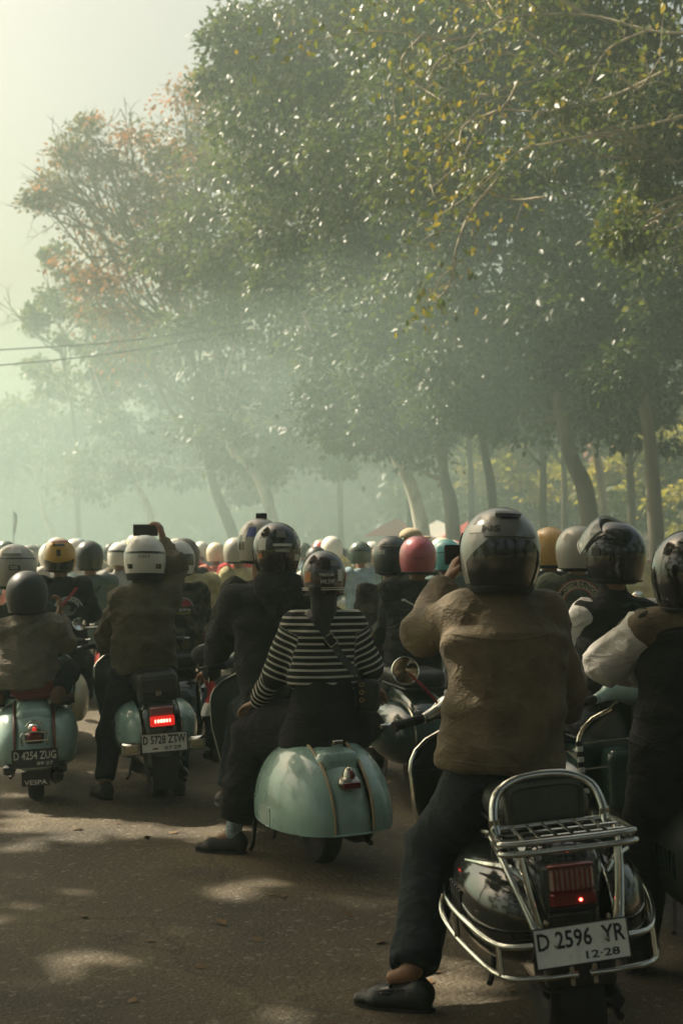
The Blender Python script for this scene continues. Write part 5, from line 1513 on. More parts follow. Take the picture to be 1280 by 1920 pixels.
# camera phone held up in front of the visor
ph = MB().box((0, 0, 0), (.075, .006, .038), .005).build('phone', PLASTIC, None, tuple(at(868, 1040, 5.52)), (0, 0, math.radians(5))); tag(ph, 'dark phone held up in front of the silver helmet', 'phone')

# --- passenger of B: striped sweater
pb = person('person in black and white striped sweater sitting at the back of the mint scooter',
    dict(head=at(606, 1078, 7.42), neck=at(610, 1140, 7.43), shL=at(553, 1172, 7.42), shR=at(660, 1172, 7.46), chest=at(608, 1195, 7.42), waist=at(604, 1265, 7.42), hip=at(605, 1352, 7.44),
         elL=at(519, 1260, 7.45), wrL=at(483, 1316, 7.60), hdL=np.array([-.55, .5, -.25]), pnL=np.array([0.2, 0, -1.]), elR=at(690, 1246, 7.50), wrR=at(700, 1290, 7.70), hdR=np.array([.25, .7, -.3]),
         hipL=at(578, 1358, 7.45), hipR=at(650, 1358, 7.48), knL=at(478, 1372, 7.66), anL=at(437, 1556, 7.62), toeL=at(388, 1582, 7.66)), 21,
    dict(m=STRIPE, name='sweater', W=((.182, .125), (.178, .125), (.172, .115), (.13, .085)), arm=(.074, .066, .044), cuff=1.0, fold=(.015, (8, 8, 7)), collar=.062, hem=at(603, 1282, 7.42), neckh=.02, post=stripe_attr, h=.007),
    dict(m=BLACKC, rad=(.135, .122, .092), hemf=.88, fold=(.024, (6, 6, 5))), dict(m=mat('black_suede', (.018, .017, .015), .7), zL=0.0), skin=mat('light_brown_skin', (.36, .20, .12), .5, var=.1, vs=12, bump=.1, bs=150), h=.006,
    hel=dict(m=H_MAROON, at=at(606, 1078, 7.42), yaw=16, pitch=-2, size=.85, deco=[
        word('THREESOME', STK_W, -8, -.002, .018, .09), word('HVLTHY', STK_W, -6, -.042, .026, .085), band('sticker', STK_W, 22, 38, -.04, .03), band('sticker', STK_O, -72, -50, -.045, .02), band('sticker', STK_R, 58, 78, -.03, .012), band('sticker', mat('faint_grey_sticker', (.16, .16, .14), .4), 4, 30, .052, .085),
        band('trim_line', STK_W, -105, 105, -.083, -.079, n=36, nz=2), band('trim_line', STK_W, -105, 105, -.094, -.090, n=36, nz=2)]))
J = pb['J']
# loose trousers make one dark mass over the seat; a sock shows above the slip-on
V, Q = Vol().cap(J['knL'] + (J['anL'] - J['knL']) * .84, J['anL'] - (0, 0, .015), .047, .044).mesh(.008, 1)
link('sock', new_mesh('sock', V - pb['root'], Q), SOCK, pb['o'])
V, Q = Vol().sec(at(606, 1275, 7.42), at(600, 1398, 7.38), J['r'], (.165, .125), (.215, .19)).cap(at(570, 1370, 7.45), at(480, 1395, 7.6), .13, .085).cap(at(655, 1375, 7.45), at(690, 1360, 7.65), .10, .08).mesh(.011, 1)
V = folds(V, Q, .02, (7, 7, 4))
link('tunic_skirt', new_mesh('tunic_skirt', V - pb['root'], Q), BLACKC, pb['o'])
V, Q = Vol().sec(at(606, 1100, 7.36), at(608, 1150, 7.37), J['r'], (.085, .06), (.065, .04)).cap(at(608, 1140, 7.36), at(611, 1205, 7.325), .045, .018).mesh(.007, 1)
link('hair', new_mesh('hair', folds(V, Q, .006, (20, 20, 5)) - pb['root'], Q), HAIR, pb['o'])
# crossbody strap and the bag it carries
sb = Surf(pb['JV'], pb['JQ'], at(606, 1200, 7.4), (1, .3, 0), (0, 0, 1), (-.05, 1, 0))
bagm = mat('black_bag_leather', (.013, .013, .013), .4, bump=.2)
bg_o = empty('shoulder_bag', tuple(at(690, 1300, 7.40))); tag(bg_o, 'small black bag with brass eyelets at the striped sweater hip', 'bag')
bo = at(690, 1300, 7.40)
pts = spline([(-.085, .15), (-.03, .09), (.03, .01), (.09, -.08), (.15, -.155), (.20, -.19)], 8)
G = []
for i, (a, b) in enumerate(pts):
    t_ = nrm(np.append(pts[min(i + 1, len(pts) - 1)] - pts[max(i - 1, 0)], 0)); n_ = np.array([-t_[1], t_[0]])
    G.append([sb(a + n_[0] * w_, b + n_[1] * w_, .005) - bo for w_ in (-.019, 0, .019)])
mb = MB().grid(G); mb.build('strap', bagm, bg_o)
mb = MB(); c_ = sb(.035, .005, .009) - bo; e1 = nrm((.55, .1, -.75)); e2 = nrm(np.cross(e1, (0, 1, 0)))
mb.tube(np.array([c_ + e1 * a * .03 + e2 * b * .024 for a, b in ((-1, -1), (1, -1), (1, 1), (-1, 1))]), .003, 6, closed=True); mb.build('buckle', CHROME_OLD, bg_o)
V, Q = Vol().box((0, 0, -.01), (.06, .045, .085), .03).mesh(.008, 2); link('pouch', new_mesh('pouch', V, Q), bagm, bg_o)
for z in (.05, .01, -.03): MB().tube([(-.035 + .010 * math.cos(t_), -.05, z + .010 * math.sin(t_)) for t_ in np.linspace(0, 2 * math.pi, 12, endpoint=False)], .0028, 5, closed=True).build('eyelet', mat('brass', (.55, .38, .16), .3, 1.0), bg_o)

# --- rider of B
pc = person('person in black hooded jacket and stickered helmet, driving the striped sweater passenger',
    dict(head=at(519, 1030, 7.95), neck=at(512, 1100, 7.95), shL=at(444, 1128, 7.95), shR=at(560, 1122, 8.0), hip=at(520, 1322, 7.9), elL=at(413, 1205, 8.08), wrL=at(394, 1262, 8.32), hdL=np.array([-.3, .6, -.05]), pnL=np.array([.1, .1, -1]),
         elR=at(600, 1210, 8.15), wrR=at(590, 1250, 8.4), knL=at(455, 1330, 8.2), anL=at(430, 1480, 8.1)), 21,
    dict(m=BLACKC2, W=((.205, .14), (.20, .14), (.205, .14), (.17, .11)), arm=(.085, .074, .052), cuff=.98, fold=(.022, (8, 8, 5)), collar=.10, neckh=.07), dict(m=JEANS), hel=dict(m=H_BLACK, at=at(519, 1028, 7.95), yaw=14, size=.97, style='full', visor=VISOR_D, deco=[
        band('sticker', STK_W, -22, 24, .012, .026), word('HAMMERED', STK_W, 2, -.012, .02, .085), band('sticker', STK_W, -62, -40, -.01, .055), band('sticker', mat('faint_grey_sticker', (.16, .16, .14), .4), -14, 12, .06, .10), band('sticker', STK_W, 36, 56, -.07, -.035), band('sticker', STK_W, 44, 70, .02, .05), band('sticker', H_GREY, 40, 60, .07, .10), band('sticker', STK_O, -66, -50, -.06, -.03), band('sticker', STK_W, 60, 86, -.03, .0)]))
Vh, Qh = Vol().cap(at(500, 1098, 7.86), at(545, 1098, 7.88), .075, .075, k=.05).cap(at(520, 1120, 7.86), at(520, 1150, 7.84), .10, .06, k=.06).mesh(.01, 1)
link('hood', new_mesh('hood', folds(Vh, Qh, .01, (9, 9, 7)) - pc['root'], Qh), BLACKC2, pc['o'])
paper = MB().add([(0, 0, 0), (.09, .0, .17), (.115, .02, .15), (.06, .01, .03)], [(0, 1, 2, 3)]).add([(0, .004, 0), (.09, .004, .17), (.115, .024, .15), (.06, .014, .03)], [(3, 2, 1, 0)]).build('pink_tag', mat('pale_pink_paper', (.55, .42, .45), .7), None, tuple(at(437, 1248, 7.86)))
tag(paper, 'pale pink paper tag hanging at the side of the black jacket', 'tag')
# --- rider ahead with action camera on the helmet
pd = person('person in dark coat, action camera on the helmet, just ahead of the stickered helmet', dict(head=at(487, 1018, 8.75), shL=at(438, 1108, 8.75), shR=at(545, 1108, 8.8), hip=at(492, 1280, 8.75)), 19,
    dict(m=CL('dark_grey_coat', (.045, .045, .036)), W=((.20, .14), (.195, .14), (.20, .135), (.16, .10))), dict(m=JEANS), h=.012, hc=.013,
    hel=dict(m=H_GREY, at=at(487, 1016, 8.75), yaw=25, size=.98, deco=[band('sticker', STK_B, -60, -35, .03, .09), band('sticker', H_BLACK, -30, 30, -.10, .02), band('sticker', STK_W, -75, -62, .0, .05), band('sticker', H_BLACK, -90, -70, -.05, .04)]))
ac = empty('action_camera', tuple(at(490, 976, 8.75))); tag(ac, 'small square action camera mounted on top of a helmet', 'camera')
MB().box((0, 0, .022), (.034, .018, .024), .005).build('camera_body', PLASTIC, ac); MB().lathe([(.001, .032), (.012, .03), (.013, .018)], (.01, 0, .026), 'y', 12).build('lens', MIRROR, ac); MB().box((0, 0, -.012), (.012, .02, .014), .003).build('mount', RUBBER, ac)

# --- standing rider of C with raised phone
pe = person('person in olive jacket and white helmet filming with a phone held overhead',
    dict(head=at(273, 1048, 9.30), neck=at(270, 1095, 9.3), shL=at(225, 1127, 9.28), shR=at(315, 1120, 9.32), hip=at(270, 1243, 9.3), chest=at(268, 1150, 9.28), elL=at(202, 1188, 9.45), wrL=at(196, 1216, 9.72), hdL=np.array([-.2, .8, 0]),
         elR=at(331, 1062, 9.40), wrR=at(306, 1012, 9.52), hdR=np.array([-.25, .1, .95]), pnR=np.array([-1, .3, 0]), curlR=.75, thR=-1, hipL=at(238, 1262, 9.28), hipR=at(302, 1262, 9.32), knL=at(206, 1375, 9.42), anL=at(197, 1462, 9.28), toeL=at(183, 1484, 9.38), knR=at(330, 1370, 9.5), anR=at(335, 1455, 9.45)), 10,
    dict(m=OLIVE, W=((.215, .14), (.205, .135), (.21, .135), (.16, .10)), arm=(.082, .072, .05), cuff=.92, fold=(.022, (9, 9, 7)), collar=.075), dict(m=JEANS, rad=(.108, .082, .068), fold=(.008, (9, 9, 5))), dict(m=mat('dark_boot', (.022, .019, .016), .6), zL=0, zR=0), h=.006,
    hel=dict(m=H_WHITE, at=at(272, 1046, 9.3), yaw=6, pitch=-3, size=1.0, deco=[band('dark_band', H_BLACK, -100, 100, .022, .036, n=36, nz=3, off=.003), band('oval_badge', mat('grey_badge', (.14, .14, .13), .4), -14, 14, -.006, .012), band('oval_face', H_WHITE, -11, 11, -.003, .009, off=.0045), word('ARAI', INK_B, 0, .003, .008, .03, .006),
        band('vent', H_BLACK, -54, -34, -.075, -.045), band('vent', H_BLACK, 34, 54, -.075, -.045), band('chin_skirt', RUBBER, -105, 105, -.150, -.105, off=.003, n=24)]))
ph = MB().box((0, 0, 0), (.083, .005, .04), .005).build('phone', PLASTIC, None, tuple(at(273, 994, 9.55)), (math.radians(-6), math.radians(0), math.radians(8))); tag(ph, 'dark phone held sideways overhead above the white helmet', 'phone')
MB().box((-.05, -.006, .02), (.016, .002, .014), .001).build('camera_bump', DARKMETAL, ph)

# --- D: child on the back, adult in front
pf = person('child in grey brown hoodie and matt black helmet on the oxblood seat',
    dict(head=at(52, 1114, 9.15), neck=at(52, 1152, 9.15), shL=at(8, 1180, 9.15), shR=at(98, 1178, 9.18), hip=at(50, 1275, 9.15), elR=at(122, 1205, 9.30), wrR=at(112, 1150, 9.38), hdR=np.array([0, .1, 1]), pnR=np.array([-.8, -.4, 0]), curlR=.7, hs=.85, elL=at(-5, 1235, 9.3), wrL=at(20, 1240, 9.5),
         hipR=at(75, 1285, 9.15), knR=at(125, 1258, 9.38), anR=at(112, 1295, 9.10), toeR=at(125, 1302, 9.22), hipL=at(25, 1285, 9.15), knL=at(-20, 1258, 9.38), anL=at(-5, 1300, 9.15), toeL=at(-15, 1305, 9.25)), 12,
    dict(m=HOODIE, name='hoodie', W=((.20, .15), (.195, .145), (.185, .13), (.14, .095)), arm=(.075, .068, .05), cuff=.86, fold=(.022, (8, 8, 8)), collar=.075), dict(m=JEANS, rad=(.085, .075, .06)), dict(m=mat('tan_brown_shoe', (.13, .065, .035), .6)), h=.006,
    hel=dict(m=H_MATTE, at=at(51, 1112, 9.15), yaw=-8, size=.96, pitch=4, deco=[band('trim_line', mat('faint_grey_sticker', (.16, .16, .14), .4), -90, -50, -.05, -.045, nz=2)]))
pg = person('person with a pale grey badge helmet driving the oxblood seat scooter',
    dict(head=at(30, 1068, 9.75), shL=at(-22, 1150, 9.75), shR=at(82, 1150, 9.8), hip=at(28, 1265, 9.75)), 12, dict(m=GREENV, W=((.20, .14), (.195, .14), (.20, .135), (.16, .10))), dict(m=JEANS), h=.012, hc=.013,
    hel=dict(m=H_GREY, at=at(28, 1064, 9.75), yaw=5, size=1.08, deco=[band('top_vent', H_WHITE, -30, 30, .085, .11, off=.008), band('oval_badge', H_BLACK, -6, 22, -.015, .015), band('oval_face', H_WHITE, -1, 17, -.009, .009, off=.0045), word('RS', INK_B, 8, 0, .012, .03, .006), band('dark_band', H_BLACK, -90, 90, .055, .06, n=24, nz=2)]))

# --- yellow helmet rider with club vest
pv_ = person('person with a yellow helmet, red strap and dark club vest, on the cream scooter', dict(head=at(112, 1045, 11.5), shL=at(78, 1098, 11.5), shR=at(156, 1098, 11.55), hip=at(118, 1220, 11.5), elR=at(172, 1150, 11.6)), 12,
    dict(m=BLACKC2, name='vest', W=((.19, .14), (.19, .14), (.195, .13), (.155, .10))), dict(m=JEANS), h=.012, hc=.012,
    hel=dict(m=H_YEL, at=at(112, 1043, 11.5), yaw=8, size=.95, deco=[band('dark_stripe', H_BLACK, -7, 7, .0, .055), band('top_vent', H_BLACK, -26, 26, .085, .105), band('nape_panel', H_BLACK, -65, 65, -.115, lambda t: -.035 - .02 * math.cos(t * 2)), band('red_stripe', STK_R, -110, -95, -.1, .1), band('red_stripe', STK_R, 95, 110, -.1, .1), band('red_stripe', STK_R, -60, 60, .118, .130)]))
s2 = Surf(pv_['JV'], pv_['JQ'], at(128, 1145, 11.4), (1, .1, 0), (0, 0, 1), (0, 1, 0))
decal(pv_, 'back_patch', STK_W, lambda mb: mb.grid(s2.arc(.105, .112, 20, 160)))
decal(pv_, 'back_patch', STK_W, lambda mb: mb.grid(s2.arc(.078, .084, 20, 160)))
for tx, r_ in (('VESPARK', .094),): decal(pv_, 'lettering', STK_W, lambda mb: put_text(mb, tx, .017, .22, lambda u, v: s2((r_ + v) * math.sin(u / r_), (r_ + v) * math.cos(u / r_), .005)))
decal(pv_, 'lettering', STK_W, lambda mb: put_text(mb, 'BANDUNG', .016, .12, lambda u, v: s2((.100 - v) * math.sin(u / .1), -(.100 - v) * math.cos(u / .1), .005)))
decal(pv_, 'emblem', H_GREY, lambda mb: [mb.grid(s2.arc(.012 * k + .006, .012 * k + .011, 20 + 40 * k, 250 + 40 * k, ca=.01, cb=.01)) for k in range(4)])
decal(pv_, 'strap', STK_R, lambda mb: mb.grid([[s2(a + o_, b, .008) for o_ in (-.014, .014)] for a, b in spline([(.06, .185), (0, .10), (-.06, .02), (-.10, -.05)], 5)]))
# --- teal shirt rider
ph_ = person('person in a faded teal shirt with a plain dark grey helmet and backpack straps', dict(head=at(167, 1045, 13.2), shL=at(140, 1092, 13.2), shR=at(206, 1092, 13.2), hip=at(172, 1200, 13.2)), 14,
    dict(m=TEALSH, name='shirt', W=((.19, .13), (.185, .13), (.19, .125), (.15, .095))), dict(m=JEANS), h=.016, hc=.016, hel=dict(m=mat('grey_black_helmet_paint', (.05, .055, .05), .35), at=at(167, 1043, 13.2), yaw=6, size=.98))
s3_ = Surf(ph_['JV'], ph_['JQ'], at(170, 1130, 13.1), (1, 0, 0), (0, 0, 1), (0, 1, 0))
for s in (-1, 1): decal(ph_, 'strap', GREENV, lambda mb: mb.grid([[s3_(a + o_, b, .008) for o_ in (-.014, .014)] for a, b in spline([(s * .09, .16), (s * .04, .08), (s * -.02, .0)], 5)]))
# --- camouflage vest rider, pale yellow shirts
pk = person('person in camouflage vest with red and yellow back patch behind the olive jacket', dict(head=at(330, 1050, 10.9), shL=at(305, 1115, 10.9), shR=at(372, 1112, 10.95), hip=at(345, 1232, 10.9)), 12,
    dict(m=CAMO, name='vest', W=((.185, .135), (.185, .135), (.185, .125), (.15, .095))), dict(m=CAMO), h=.012, hc=.012, hel=dict(m=H_WHITE, at=at(332, 1048, 10.9), yaw=-20, size=.97, deco=[band('dark_band', H_BLACK, 20, 100, -.05, .04), band('dark_band', H_BLACK, -60, 10, .06, .075)]))
s4_ = Surf(pk['JV'], pk['JQ'], at(344, 1138, 10.8), (1, 0, 0), (0, 0, 1), (0, 1, 0))
decal(pk, 'back_patch', STK_R, lambda mb: mb.grid(s4_.arc(.002, .062, 10, 170))); decal(pk, 'back_patch', STK_W, lambda mb: mb.grid(s4_.arc(.064, .070, 5, 175)))
decal(pk, 'lettering', STK_W, lambda mb: put_text(mb, 'VESPA', .02, .11, lambda u, v: s4_(u, v - .022, .005)))
decal(pk, 'lettering', mat('yellow_thread', (.5, .38, .08), .8), lambda mb: put_text(mb, 'SCOOTER', .016, .10, lambda u, v: s4_(u, v - .05 + u * u * 3, .005)))
person('person in a pale yellow shirt and dusty brown helmet beyond the camouflage vest', dict(head=at(348, 1042, 12.6), shL=at(330, 1095, 12.6), shR=at(398, 1092, 12.6), hip=at(372, 1200, 12.6)), 12, dict(m=YELSH, name='shirt', W=((.19, .13), (.19, .13), (.19, .125), (.15, .09))), dict(m=JEANS), h=.014, hc=.014, hel=dict(m=mat('dusty_brown_helmet_paint', (.14, .13, .10), .4), at=at(346, 1040, 12.6), yaw=10, size=.98))
person('person in a pale yellow shirt and cream helmet, hazy, just left of the camera helmet', dict(head=at(443, 1035, 15.5), shL=at(425, 1078, 15.5), shR=at(480, 1078, 15.5), hip=at(450, 1170, 15.5)), 14, dict(m=YELSH, name='shirt', W=((.19, .13), (.19, .13), (.19, .125), (.15, .09))), dict(m=JEANS), h=.016, hc=.016, hel=dict(m=H_GREY, yaw=10, at=at(442, 1033, 15.5)))

# --- middle pair: pink and black helmets
pp = person('person in a dark jacket with a small white bone mark and a faded pink helmet', dict(head=at(783, 1045, 9.7), shL=at(735, 1105, 9.7), shR=at(828, 1105, 9.75), hip=at(775, 1290, 9.7), elL=at(722, 1180, 9.8)), 12,
    dict(m=CL('green_black_jacket', (.028, .034, .028)), W=((.205, .145), (.20, .145), (.205, .14), (.165, .10)), fold=(.022, (8, 8, 5)), collar=.085), dict(m=JEANS), h=.010, hc=.010,
    hel=dict(m=H_PINK, at=at(783, 1042, 9.7), yaw=10, size=.92, deco=[word('MOTOR', mat('dark_red_print', (.12, .03, .04), .5), -10, -.02, .014, .075), band('sticker', STK_W, 56, 74, -.06, -.055), band('sticker', STK_W, 56, 74, -.075, -.07), band('sticker', H_BLACK, 54, 76, -.09, -.05, off=.002)]))
s5_ = Surf(pp['JV'], pp['JQ'], at(765, 1128, 9.6), (1, 0, 0), (0, 0, 1), (0, 1, 0))
decal(pp, 'bone_mark', STK_W, lambda mb: [mb.grid(s5_.patch(-.045, -.015, .004, .018, 5)), mb.grid([[s5_(-.02 + t_, .008 - .55 * t_ + o_, .004) for t_ in np.linspace(0, .06, 7)] for o_ in (-.006, .006)])])
pq = person('person in dark jacket and black helmet with oval badge beside the pink helmet', dict(head=at(733, 1046, 10.4), shL=at(686, 1112, 10.4), shR=at(772, 1110, 10.4), hip=at(728, 1280, 10.4), elL=at(672, 1190, 10.5)), 12,
    dict(m=CL('brown_black_jacket', (.045, .042, .032)), W=((.205, .145), (.20, .145), (.205, .14), (.165, .10)), fold=(.022, (8, 8, 5))), dict(m=JEANS), h=.012, hc=.011,
    hel=dict(m=mat('green_black_helmet_paint', (.026, .034, .03), .3, coat=.4), at=at(734, 1043, 10.4), yaw=14, size=1.0, deco=[band('oval_badge', H_GREY, -62, -40, .015, .045), word('OTP', INK_B, -51, .03, .012, .028), band('trim_line', H_GREY, -110, 110, .075, .078, n=30, nz=2)]))
person('person in a teal and black helmet half hidden beyond the pink helmet', dict(head=at(835, 1045, 12.5), shL=at(805, 1098, 12.5), shR=at(868, 1098, 12.5), hip=at(835, 1210, 12.5)), 12, dict(m=TEALSH, W=((.19, .13), (.19, .13), (.19, .125), (.15, .09))), dict(m=JEANS), h=.014, hc=.014, hel=dict(m=H_TEAL, yaw=10, at=at(836, 1043, 12.5), deco=[band('dark_band', H_BLACK, -100, 100, .03, .036, n=24, nz=2), band('sticker', STK_R, 30, 60, -.01, .01)]))
pr = person('person in a light tan cap turned sideways above the pink helmet, far ahead', dict(head=at(770, 1022, 13.5), shL=at(742, 1070, 13.5), shR=at(800, 1070, 13.5), hip=at(770, 1180, 13.5)), -50, dict(m=GREENV, W=((.19, .13), (.19, .13), (.19, .125), (.15, .09))), dict(m=JEANS), h=.014, hc=.014)
V, Q = Vol().ell((0, 0, .03), (.10, .12, .085)).cut((0, 0, .02), (0, 0, -1)).mesh(.01, 1); cp = link('cap', new_mesh('cap', V, Q), mat('tan_cloth', (.42, .34, .22), .9), pr['o'], tuple(at(770, 1012, 13.5) - pr['root']), (0, 0, math.radians(-50)))
V, Q = Vol().ell((0, .15, .025), (.085, .11, .012)).mesh(.008, 1); link('peak', new_mesh('peak', V, Q), MATS['tan_cloth'], cp)

# --- right side: clear visor helmet, green vest patch, orange helmet
pm = person('person in a green vest with an arched club patch and a plain warm grey helmet', dict(head=at(1083, 1032, 8.9), shL=at(1030, 1100, 8.9), shR=at(1128, 1100, 8.95), hip=at(1080, 1262, 8.9)), 8,
    dict(m=CL('faded_green_vest', (.10, .115, .08)), name='vest', W=((.20, .14), (.195, .14), (.20, .135), (.16, .10)), collar=.085), dict(m=JEANS), h=.010, hc=.010, hel=dict(m=H_GREY, at=at(1083, 1030, 8.9), yaw=12, size=1.0))
s6_ = Surf(pm['JV'], pm['JQ'], at(1085, 1132, 8.8), (1, 0, 0), (0, 0, 1), (0, 1, 0))
decal(pm, 'back_patch', mat('cream_felt', (.42, .38, .26), .9), lambda mb: mb.grid(s6_.arc(.095, .145, 15, 165)))
decal(pm, 'patch_edge', STK_R, lambda mb: (mb.grid(s6_.arc(.145, .151, 15, 165, off=.004)), mb.grid(s6_.arc(.089, .095, 15, 165, off=.004))))
decal(pm, 'lettering', INK_B, lambda mb: put_text(mb, 'MOTOR LANCO', .03, .27, lambda u, v: s6_((.12 + v) * math.sin(u / .12), (.12 + v) * math.cos(u / .12), .006)))
person('person with a plain orange yellow helmet seen just right of the silver helmet', dict(head=at(1030, 1030, 9.9), shL=at(985, 1090, 9.9), shR=at(1070, 1090, 9.9), hip=at(1030, 1240, 9.9)), 8, dict(m=CL('faded_blue_cloth', (.11, .13, .14)), W=((.19, .13), (.19, .13), (.19, .125), (.15, .09))), dict(m=JEANS), h=.013, hc=.013, hel=dict(m=H_ORANGE, at=at(1030, 1028, 9.9), yaw=12, size=1.0, deco=[band('oval_badge', STK_W, 40, 62, -.05, -.02), word('RS', STK_R, 51, -.035, .012, .03)]))
pl = person('person in black vest with pale sleeves, clear visor raised on a black helmet',
    dict(head=at(1150, 1042, 6.7), look=np.array([-.7, .7, 0]), neck=at(1150, 1110, 6.72), shL=at(1098, 1148, 6.7), shR=at(1218, 1150, 6.75), hip=at(1165, 1345, 6.7), elL=at(1083, 1215, 6.82), wrL=at(1110, 1270, 7.0), elR=at(1260, 1230, 6.85)), 8,
    dict(m=BLACKC, name='vest', W=((.19, .14), (.19, .14), (.195, .135), (.16, .105)), arm=(.065, .06, .05), cuff=.5, fold=(.018, (8, 8, 5)), collar=.07, neckh=.06, sleeves=''), dict(m=JEANS), h=.008, hc=.009, skin=SKIN_D,
    hel=dict(m=H_BLACK, at=at(1150, 1038, 6.7), yaw=46, pitch=2, size=1.02, deco=[band('side_vent', VISOR_D, 60, 100, -.02, .03), band('visor_pivot', PLASTIC, -100, -84, -.01, .025, off=.006)]))
J = pl['J']; hobj = pl['helmet']
rv = Helmet().band(112, 248, -.09, .06, .014, 24, 8).build('raised_visor', CLEARV, hobj, rot=(math.radians(44), 0, 0), loc=(0, -.01, .02))
Hh_ = Helmet(); E_ = [Hh_.S(math.radians(t_), -.09, .016) for t_ in np.linspace(112, 248, 24)]
MB().tube(E_, .0035, 6).build('visor_edge', STK_W, rv)
for s in 'LR':
    V, Q = Vol().chain([J['sh' + s] + nrm(J['el' + s] - J['sh' + s]) * .01, J['el' + s], J['el' + s] + (J['wr' + s] - J['el' + s]) * .9], [.080, .085, .06]).mesh(.009, 1)
    link('sleeve', new_mesh('sleeve', folds(V, Q, .011, (9, 9, 9)) - pl['root'], Q), GREYSL, pl['o'])
s7_ = Surf(pl['JV'], pl['JQ'], at(1190, 1195, 6.6), (1, 0, 0), (0, 0, 1), (0, 1, 0))
decal(pl, 'patch_edge', STK_W, lambda mb: (mb.grid(s7_.arc(.098, .102, 35, 175)), mb.grid(s7_.arc(.058, .061, 35, 175))))
decal(pl, 'lettering', STK_W, lambda mb: put_text(mb, 'VESPA', .028, .19, lambda u, v: s7_((.08 + v) * math.sin(u / .08 - .25), (.08 + v) * math.cos(u / .08 - .25), .005)))
decal(pl, 'strap', GREENV, lambda mb: mb.grid([[s7_(a + o_, b, .008) for o_ in (-.018, .018)] for a, b in spline([(-.05, .14), (.0, .16), (.06, .10), (.12, .03)], 5)]))

# --- right frame edge rider
pe2 = person('person in black vest with brown yoke and pale sleeve standing by the pale scooter',
    dict(head=at(1292, 1070, 5.5), neck=at(1290, 1150, 5.5), shL=at(1212, 1178, 5.5), shR=at(1372, 1178, 5.55), hip=at(1272, 1440, 5.5), elL=at(1140, 1238, 5.62), wrL=at(1200, 1268, 5.85), hdL=np.array([.8, .5, 0]), pnL=np.array([0, .8, -.4]),
         hipL=at(1240, 1450, 5.5), hipR=at(1330, 1450, 5.5), knL=at(1205, 1590, 5.62), anL=at(1190, 1800, 5.5), toeL=at(1178, 1835, 5.7), knR=at(1335, 1600, 5.7), anR=at(1330, 1800, 5.5), elR=at(1420, 1300, 5.6)), 5,
    dict(m=BLACKC, name='vest', W=((.20, .15), (.20, .15), (.20, .145), (.165, .11)), arm=(.075, .07, .06), cuff=.4, fold=(.018, (8, 8, 5)), collar=.075, sleeves=''), dict(m=BLACKC2, rad=(.12, .10, .085), fold=(.008, (7, 7, 4))), dict(m=LEATHER, zL=0, zR=0), h=.008, hc=.010,
    hel=dict(m=H_BLACK, at=at(1292, 1070, 5.5), yaw=-6, size=1.06, style='full', visor=VISOR_D))
J = pe2['J']
s_ = nrm(J['elL'] - J['shL'])
V, Q = Vol().chain([J['shL'] + s_ * .03, J['elL'] + s_ * .01, J['elL'] + (J['wrL'] - J['elL']) * .92], [.085, .078, .055], .06).mesh(.008, 1)
link('sleeve', new_mesh('sleeve', folds(V, Q, .013, (8, 8, 12)) - pe2['root'], Q), GREYSL, pe2['o'])
V, Q = Vol().cap(J['neck'] - (0, 0, .05), J['shL'] - (0, 0, .005), .088, .085).cap(J['neck'] - (0, 0, .05), J['shR'] - (0, 0, .005), .088, .085).mesh(.01, 1)
link('yoke', new_mesh('yoke', folds(V, Q, .006, (9, 9, 9)) - pe2['root'], Q), BROWNJ, pe2['o'])
s8_ = Surf(pe2['JV'], pe2['JQ'], at(1290, 1270, 5.4), (1, 0, 0), (0, 0, 1), (0, 1, 0))
decal(pe2, 'back_patch', STK_W, lambda mb: [mb.grid(s8_.arc(.045 + .008 * k, .048 + .008 * k, 120 + 15 * k, 220, ca=.05, cb=-.03 * k)) for k in range(4)])
# ------------------------------------------------------------------ the crowd further on
def crowd_mesh(kind):
    z = lambda *a: np.array(a, float)
    Jd = dict(shL=z(-.18, 0, 1.36), shR=z(.18, 0, 1.36), hip=z(0, 0, .86))
    if kind == 1: Jd.update(elR=z(.30, .10, 1.32), wrR=z(.16, .26, 1.55), hdR=z(-.1, .1, .9), pnR=z(-1, 0, 0))
    if kind == 2: Jd.update(shL=z(-.19, .06, 1.33), shR=z(.19, .06, 1.33), head=z(0, .12, 1.555))
    if kind == 3: Jd.update(head=z(.03, .03, 1.59), look=z(.6, .8, 0), elL=z(-.34, .03, 1.16), wrL=z(-.25, .2, 1.0))
    J = complete(Jd, 0)
    b = new_mesh('person', *body_vol(J).mesh(.022, 1))
    V, Q = jacket_vol(J, W=((.195, .135), (.19, .135), (.195, .13), (.155, .095))).mesh(.02, 1)
    j = new_mesh('jacket', folds(V, Q, .018, (8, 8, 5)), Q)
    V, Q = trouser_vol(J).mesh(.024, 1); t_ = new_mesh('trousers', V, Q)
    b.materials.append(SKIN); j.materials.append(BLACKC); t_.materials.append(JEANS)
    return b, j, t_, J['head'] + np.array([0, 0, .01])
POSES = [crowd_mesh(k) for k in range(4)]
hm_ = Helmet(); mb = hm_.shell(n=24, m=13)
HSH = new_mesh('helmet', mb.V, mb.F); HSH.materials.append(H_WHITE)
mb = hm_.shell(n=24, m=13, full=True); HFULL = new_mesh('helmet', mb.V, mb.F); HFULL.materials.append(H_WHITE)
mb = hm_.band(112, 248, -.07, .06, .006, 14, 5); VIS = new_mesh('visor', mb.V, mb.F); VIS.materials.append(VISOR_D)
mb = MB()
mb.grid([[hm_.S(t_, z_, .012) for t_ in np.radians(np.linspace(130, 230, 10))] for z_ in (.05, .06)]); mb.grid([[hm_.S(t_, .055, o_) for t_ in np.radians(np.linspace(130, 230, 10))] for o_ in (.004, .075)])
